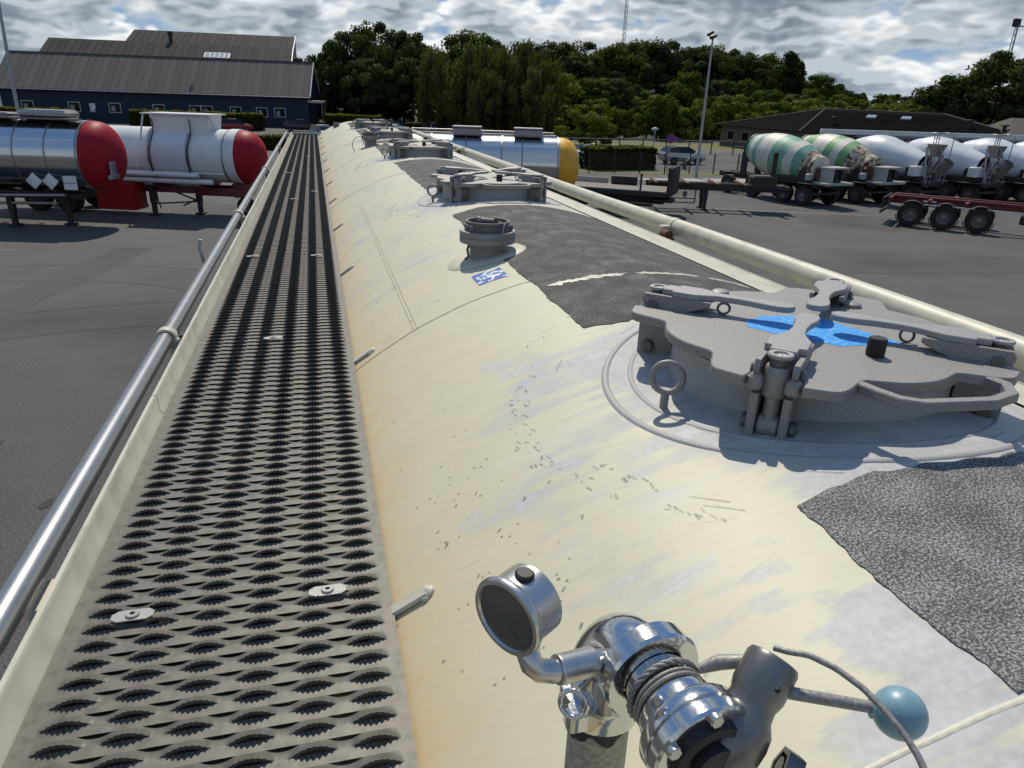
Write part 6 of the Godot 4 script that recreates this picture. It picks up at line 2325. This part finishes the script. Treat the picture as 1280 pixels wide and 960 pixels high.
func make_trailers() -> void:
	# red skeleton chassis, right
	var d := Vector3(0.66, 0, 0.75)
	var o := thing("red_chassis_trailer", "red skeletal container chassis with three black axles at the right", "trailer", Vector3(25.25, 0, -26.9), -atan2(d.z, d.x))
	# local +x runs to the right along the chassis; near side is +z
	var b := MB.new()
	for z in [-0.45, -1.35]:
		b.box(Vector3(5.2, 1.22, z), Vector3(11.6, 0.12, 0.14), 0.02)
		b.box(Vector3(5.2, 0.98, z), Vector3(11.6, 0.08, 0.12), 0.01)
		b.box(Vector3(5.2, 1.1, z), Vector3(11.6, 0.2, 0.04))
	for x in [-0.55, 1.0, 2.4, 4.5, 6.5, 8.5, 10.5]:
		b.box(Vector3(x, 1.14, -0.9), Vector3(0.16, 0.16, 2.3), 0.02)
	part(o, "frame", b, M.redframe)
	b = MB.new()
	b.box(Vector3(-0.8, 0.95, -0.9), Vector3(0.1, 0.5, 2.3), 0.03)
	b.box(Vector3(-0.85, 0.55, -0.9), Vector3(0.1, 0.14, 2.2), 0.03)
	part(o, "rear_bumper", b, M.blackmetal)
	b = MB.new()
	b.box(Vector3(4.6, 1.0, 0.12), Vector3(7.6, 0.05, 0.03))
	b.box(Vector3(1.0, 1.14, 0.15), Vector3(0.5, 0.05, 0.03))
	part(o, "side_strip", b, M.whitepaint)
	for i in 3:
		for z in [0.0, -1.8]:
			wheel(o, Vector3(0.35 + i * 1.31, 0.53, z), Vector3(0, 0, 1.0 if z == 0.0 else -1.0), 0.53, 0.38)
		b = MB.new()
		b.torus(Vector3(0.35 + i * 1.31, 0.53, 0.0), Vector3(0, 0, 1), 0.585, 0.02, 20, 6, 0.1, PI - 0.1)
		b.surf(func(u: float, w: float) -> Vector3:
			var a := lerpf(0.15, PI - 0.15, u)
			return Vector3(0.35 + i * 1.31 + cos(a) * 0.6, 0.53 + sin(a) * 0.6, lerpf(-0.2, 0.2, w)), 16, 1)
		part(o, "mudguard", b, M.black)
	b = MB.new()
	b.box(Vector3(5.2, 0.72, -0.1), Vector3(1.6, 0.4, 0.4), 0.04)
	b.cyl(Vector3(6.6, 0.75, -0.1), Vector3(7.6, 0.75, -0.1), 0.2, 16)
	part(o, "air_tank", b, M.blackmetal)
	leg(o, 8.8, -0.2, 1.0, M.blackmetal)

	# black low flatbed and skeletal trailer in the middle right
	var a1 := -atan2(2.2, 3.6)
	o = thing("flatbed_trailer", "black flatbed trailer with pale plank deck and dark headboard", "trailer", Vector3(14.6, 0, -29.3), -atan2(-1.0, 1.0) * 0.0 - 0.62)
	b = MB.new()
	b.box(Vector3(-3.2, 1.02, -1.2), Vector3(6.8, 0.2, 2.45), 0.02)
	b.box(Vector3(-3.0, 0.72, -0.7), Vector3(6.0, 0.35, 0.14), 0.02)
	b.box(Vector3(-3.0, 0.72, -1.7), Vector3(6.0, 0.35, 0.14), 0.02)
	part(o, "frame", b, M.blackmetal)
	for i in 14:
		b = MB.new()
		b.box(Vector3(-3.2, 1.14, -0.09 - i * 0.17), Vector3(6.6, 0.04, 0.16), 0.004)
		part(o, "plank", b, worn([Color(0.24, 0.21, 0.18), Color(0.29, 0.26, 0.22), Color(0.2, 0.18, 0.16)][i % 3], 0.85, 0.0, M.streak, 1.0))
	b = MB.new()
	b.box(Vector3(0.28, 1.55, -1.2), Vector3(0.12, 1.25, 2.45), 0.02)
	for z in [-0.1, -0.85, -1.6, -2.3]:
		b.box(Vector3(0.2, 1.55, z), Vector3(0.08, 1.3, 0.1), 0.01)
	part(o, "headboard", b, M.blackmetal)
	b = MB.new()
	b.box(Vector3(-1.0, 1.5, -0.1), Vector3(0.08, 0.75, 0.08))
	part(o, "stake", b, M.blackmetal)
	b = MB.new()
	b.box(Vector3(-2.2, 1.35, -2.2), Vector3(1.2, 0.36, 0.4), 0.03)
	part(o, "tool_crate", b, M.blackmetal)
	b = MB.new()
	b.box(Vector3(-4.3, 1.28, -2.25), Vector3(2.6, 0.24, 0.1), 0.01)
	part(o, "side_board", b, mat(Color(0.35, 0.33, 0.3), 0.8))
	for x in [-4.2, -5.4]:
		for z in [-0.3, -2.1]:
			wheel(o, Vector3(x, 0.45, z), Vector3(0, 0, 1.0 if z > -1.0 else -1.0), 0.45, 0.3)
	b = MB.new()
	b.box(Vector3(-1.2, 0.5, -0.4), Vector3(1.5, 0.1, 0.3), 0.02)
	b.box(Vector3(0.0, 0.75, -0.6), Vector3(0.9, 0.14, 0.8), 0.03)
	part(o, "underbody_rack", b, M.blackmetal)

	o = thing("skeletal_trailer", "rusty black skeletal trailer frame on two legs before the mint banded mixer", "trailer", Vector3(16.3, 0, -32.3), -atan2(1.3, 4.0))
	b = MB.new()
	for z in [0.0, -1.0]:
		b.box(Vector3(2.4, 1.1, z), Vector3(6.6, 0.3, 0.14), 0.02)
	b.box(Vector3(4.9, 1.15, -0.5), Vector3(1.9, 0.18, 1.3), 0.04)
	part(o, "frame", b, M.blackmetal)
	for x in [-0.6, 0.9, 2.3, 3.6]:
		b = MB.new()
		b.box(Vector3(x, 1.29, -0.5), Vector3(0.14, 0.08, 2.3), 0.01)
		part(o, "cross_member", b, M.rust)
	b = MB.new()
	b.box(Vector3(2.4, 1.285, 0.0), Vector3(6.4, 0.035, 0.12))
	part(o, "top_rail", b, M.rust)
	for z in [-0.05, -0.95]:
		leg(o, 1.9, z, 1.0, M.blackmetal)
	b = MB.new()
	b.cyl(Vector3(-0.9, 0.55, 0.0), Vector3(1.4, 0.55, 0.0), 0.035, 8)
	b.cyl(Vector3(-0.9, 0.35, 0.0), Vector3(1.4, 0.35, 0.0), 0.035, 8)
	b.cyl(Vector3(1.4, 0.35, 0.0), Vector3(1.4, 1.0, 0.0), 0.035, 8)
	b.box(Vector3(0.9, 0.75, 0), Vector3(0.2, 0.25, 0.2), 0.04)
	part(o, "side_guard", b, M.steel_dark)
	b = MB.new()
	b.box(Vector3(5.0, 2.0, -0.2), Vector3(0.2, 1.6, 0.2), 0.02)
	b.box(Vector3(4.6, 1.45, -0.4), Vector3(1.2, 0.5, 0.9), 0.08)
	part(o, "gooseneck_post", b, M.blackmetal)

# ---------- cars ----------

func car_proto(kind: String) -> Node3D:
	# stations along the length: [x, bottom, belt, roof, half width, half roof width]
	var st: Array
	if kind == "estate":
		st = [[-2.2, 0.45, 0.75, 0.75, 0.74, 0.6], [-2.1, 0.3, 0.92, 0.95, 0.85, 0.66], [-1.75, 0.25, 0.98, 1.42, 0.9, 0.66], [-0.6, 0.22, 0.97, 1.53, 0.92, 0.68], [0.3, 0.22, 0.95, 1.5, 0.92, 0.68], [0.75, 0.22, 0.94, 1.35, 0.92, 0.68], [1.25, 0.24, 0.93, 0.96, 0.91, 0.72], [1.9, 0.28, 0.82, 0.83, 0.88, 0.7], [2.2, 0.4, 0.66, 0.66, 0.76, 0.6]]
	else:
		st = [[-1.95, 0.45, 0.8, 0.8, 0.7, 0.55], [-1.85, 0.3, 0.95, 1.0, 0.82, 0.62], [-1.5, 0.25, 0.98, 1.36, 0.86, 0.63], [-0.6, 0.22, 0.96, 1.48, 0.88, 0.64], [0.15, 0.22, 0.94, 1.46, 0.88, 0.64], [0.6, 0.22, 0.93, 1.3, 0.88, 0.65], [1.15, 0.24, 0.92, 0.95, 0.87, 0.68], [1.65, 0.28, 0.8, 0.81, 0.84, 0.66], [1.92, 0.4, 0.62, 0.62, 0.7, 0.55]]
	var o := Node3D.new()
	var body := MB.new()
	var gl := MB.new()
	var top := MB.new()
	for i in st.size() - 1:
		var p: Array = st[i]
		var q: Array = st[i + 1]
		for s in [1.0, -1.0]:
			var f := func(k: Array) -> Array:
				return [Vector3(k[0], k[1], 0), Vector3(k[0], k[1], k[4] * 0.9 * s), Vector3(k[0], (k[1] + k[2]) * 0.52, k[4] * s), Vector3(k[0], k[2], k[4] * 0.95 * s), Vector3(k[0], k[3], k[5] * s), Vector3(k[0], k[3] + 0.03, 0)]
			var A: Array = f.call(p)
			var B: Array = f.call(q)
			for j in 5:
				var nn: Vector3 = (B[j] - A[j]).cross(A[j + 1] - A[j]).normalized() * -s
				var m := body
				if j == 3 and maxf(p[3] - p[2], q[3] - q[2]) > 0.2:
					m = gl
				if j == 4 and absf(p[3] - q[3]) > 0.1 and maxf(p[3] - p[2], q[3] - q[2]) > 0.2:
					m = gl
				if j == 4 and m == body and minf(p[3] - p[2], q[3] - q[2]) > 0.2:
					m = top
				m.quads(A[j], B[j], B[j + 1], A[j + 1], nn, nn, nn, nn)
	for e in [0, st.size() - 1]:
		var k: Array = st[e]
		body.quad(Vector3(k[0], k[1], -k[4] * 0.9), Vector3(k[0], k[1], k[4] * 0.9), Vector3(k[0], k[2], k[4] * 0.9), Vector3(k[0], k[2], -k[4] * 0.9), Vector3(signf(k[0]), 0, 0))
	part(o, "body", body, M.whitepaint)
	part(o, "roof", top, M.whitepaint)
	part(o, "window", gl, M.glass)
	for x in [st[1][0] + 0.72, st[7][0] - 0.55]:
		for z in [0.8, -0.8]:
			wheel(o, Vector3(x, 0.32, z), Vector3(0, 0, signf(z)), 0.32, 0.2)
	for z in [0.62, -0.62]:
		var b := MB.new()
		b.box(Vector3(st[7][0] + 0.16, 0.68, z), Vector3(0.16, 0.12, 0.26), 0.03)
		part(o, "headlight", b, M.alu)
		b = MB.new()
		b.box(Vector3(st[0][0] + 0.02, 0.78, z), Vector3(0.1, 0.2, 0.22), 0.03)
		part(o, "tail_light", b, mat(Color(0.3, 0.01, 0.01), 0.3))
		b = MB.new()
		b.box(Vector3(0.7, 0.98, z * 1.5), Vector3(0.12, 0.12, 0.2), 0.03)
		part(o, "mirror", b, M.black)
	return o

func make_cars() -> void:
	var estate := car_proto("estate")
	var small := car_proto("small")
	var paints := {"dark": mat(Color(0.012, 0.014, 0.018), 0.25), "pale": mat(Color(0.42, 0.5, 0.56), 0.25, 0.3), "white": mat(Color(0.7, 0.72, 0.74), 0.3), "red": mat(Color(0.25, 0.012, 0.02), 0.3), "silver": mat(Color(0.38, 0.4, 0.41), 0.25, 0.6), "blue": mat(Color(0.05, 0.10, 0.17), 0.25, 0.2), "grey": mat(Color(0.1, 0.105, 0.11), 0.25, 0.3), "maroon": mat(Color(0.09, 0.012, 0.02), 0.3)}
	var list := [
		["estate", "dark", -1.6, -103.0, 0.05, "black estate car parked at the right end of the blue building"],
		["estate", "pale", 0.95, -86.0, -1.2, "pale blue car just beyond the end of the walkway"],
		["small", "silver", 3.0, -90.0, -1.4, "silver car right of the pale blue car beyond the walkway"],
		["small", "grey", 4.8, -94.5, 0.3, "dark car half hidden behind the tank's far end"],
		["estate", "red", -9.6, -99.5, 0.15, "red car between the white tanker and the long hedge"],
		["estate", "white", -34.2, -103.5, 0.1, "white car behind the silver tanker's roof at the far left"],
		["small", "silver", -37.8, -104.0, 0.1, "silver car left of the white car at the far left"],
		["estate", "white", 5.6, -116.0, -1.3, "white car leftmost in the row under the dark trees"],
		["small", "maroon", 7.9, -117.0, -1.3, "maroon car in the row under the dark trees"],
		["estate", "white", 9.5, -114.0, -1.2, "white estate car in the middle of the row under the trees"],
		["small", "blue", 11.3, -112.0, -1.2, "blue car in the row under the trees, right of the white estate"],
		["small", "dark", 13.4, -111.0, -1.2, "small dark car right of the blue car under the trees"],
		["estate", "grey", 15.8, -102.5, -1.3, "dark grey estate left of the two parked behind the silver tank"],
		["estate", "dark", 18.6, -102.0, -1.3, "black estate right of the two parked behind the silver tank"],
		["small", "white", 23.2, -59.6, 0.1, "white hatchback beside the yellow tank end"],
		["small", "silver", 30.7, -58.6, 0.0, "silver hatchback behind the barrier arm"],
		["small", "dark", 24.6, -56.5, 1.3, "dark car in the shade left of the boxy hedge"],
	]
	for k in list:
		var src := estate if k[0] == "estate" else small
		var o: Node3D = src.duplicate()
		o.name = numbered(self, "parked_car")
		add_child(o, true)
		o.transform = Transform3D(Basis(Vector3.UP, k[4]), Vector3(k[2], 0, k[3]))
		tag(o, k[5], "car", "cars parked round the yard")
		for piece in ["body", "roof"]:
			(o.get_node(piece) as MeshInstance3D).set_surface_override_material(0, paints[k[1]])
	estate.free()
	small.free()

func build_all() -> void:
	make_ground()
	make_trailer()
	make_blue_building()
	make_hall()
	make_low_house()
	make_tankers()
	make_mixers()
	make_trailers()
	make_plants()
	make_street()
	make_cars()

func _ready() -> void:
	setup_view()
	setup_materials()
	build_all()
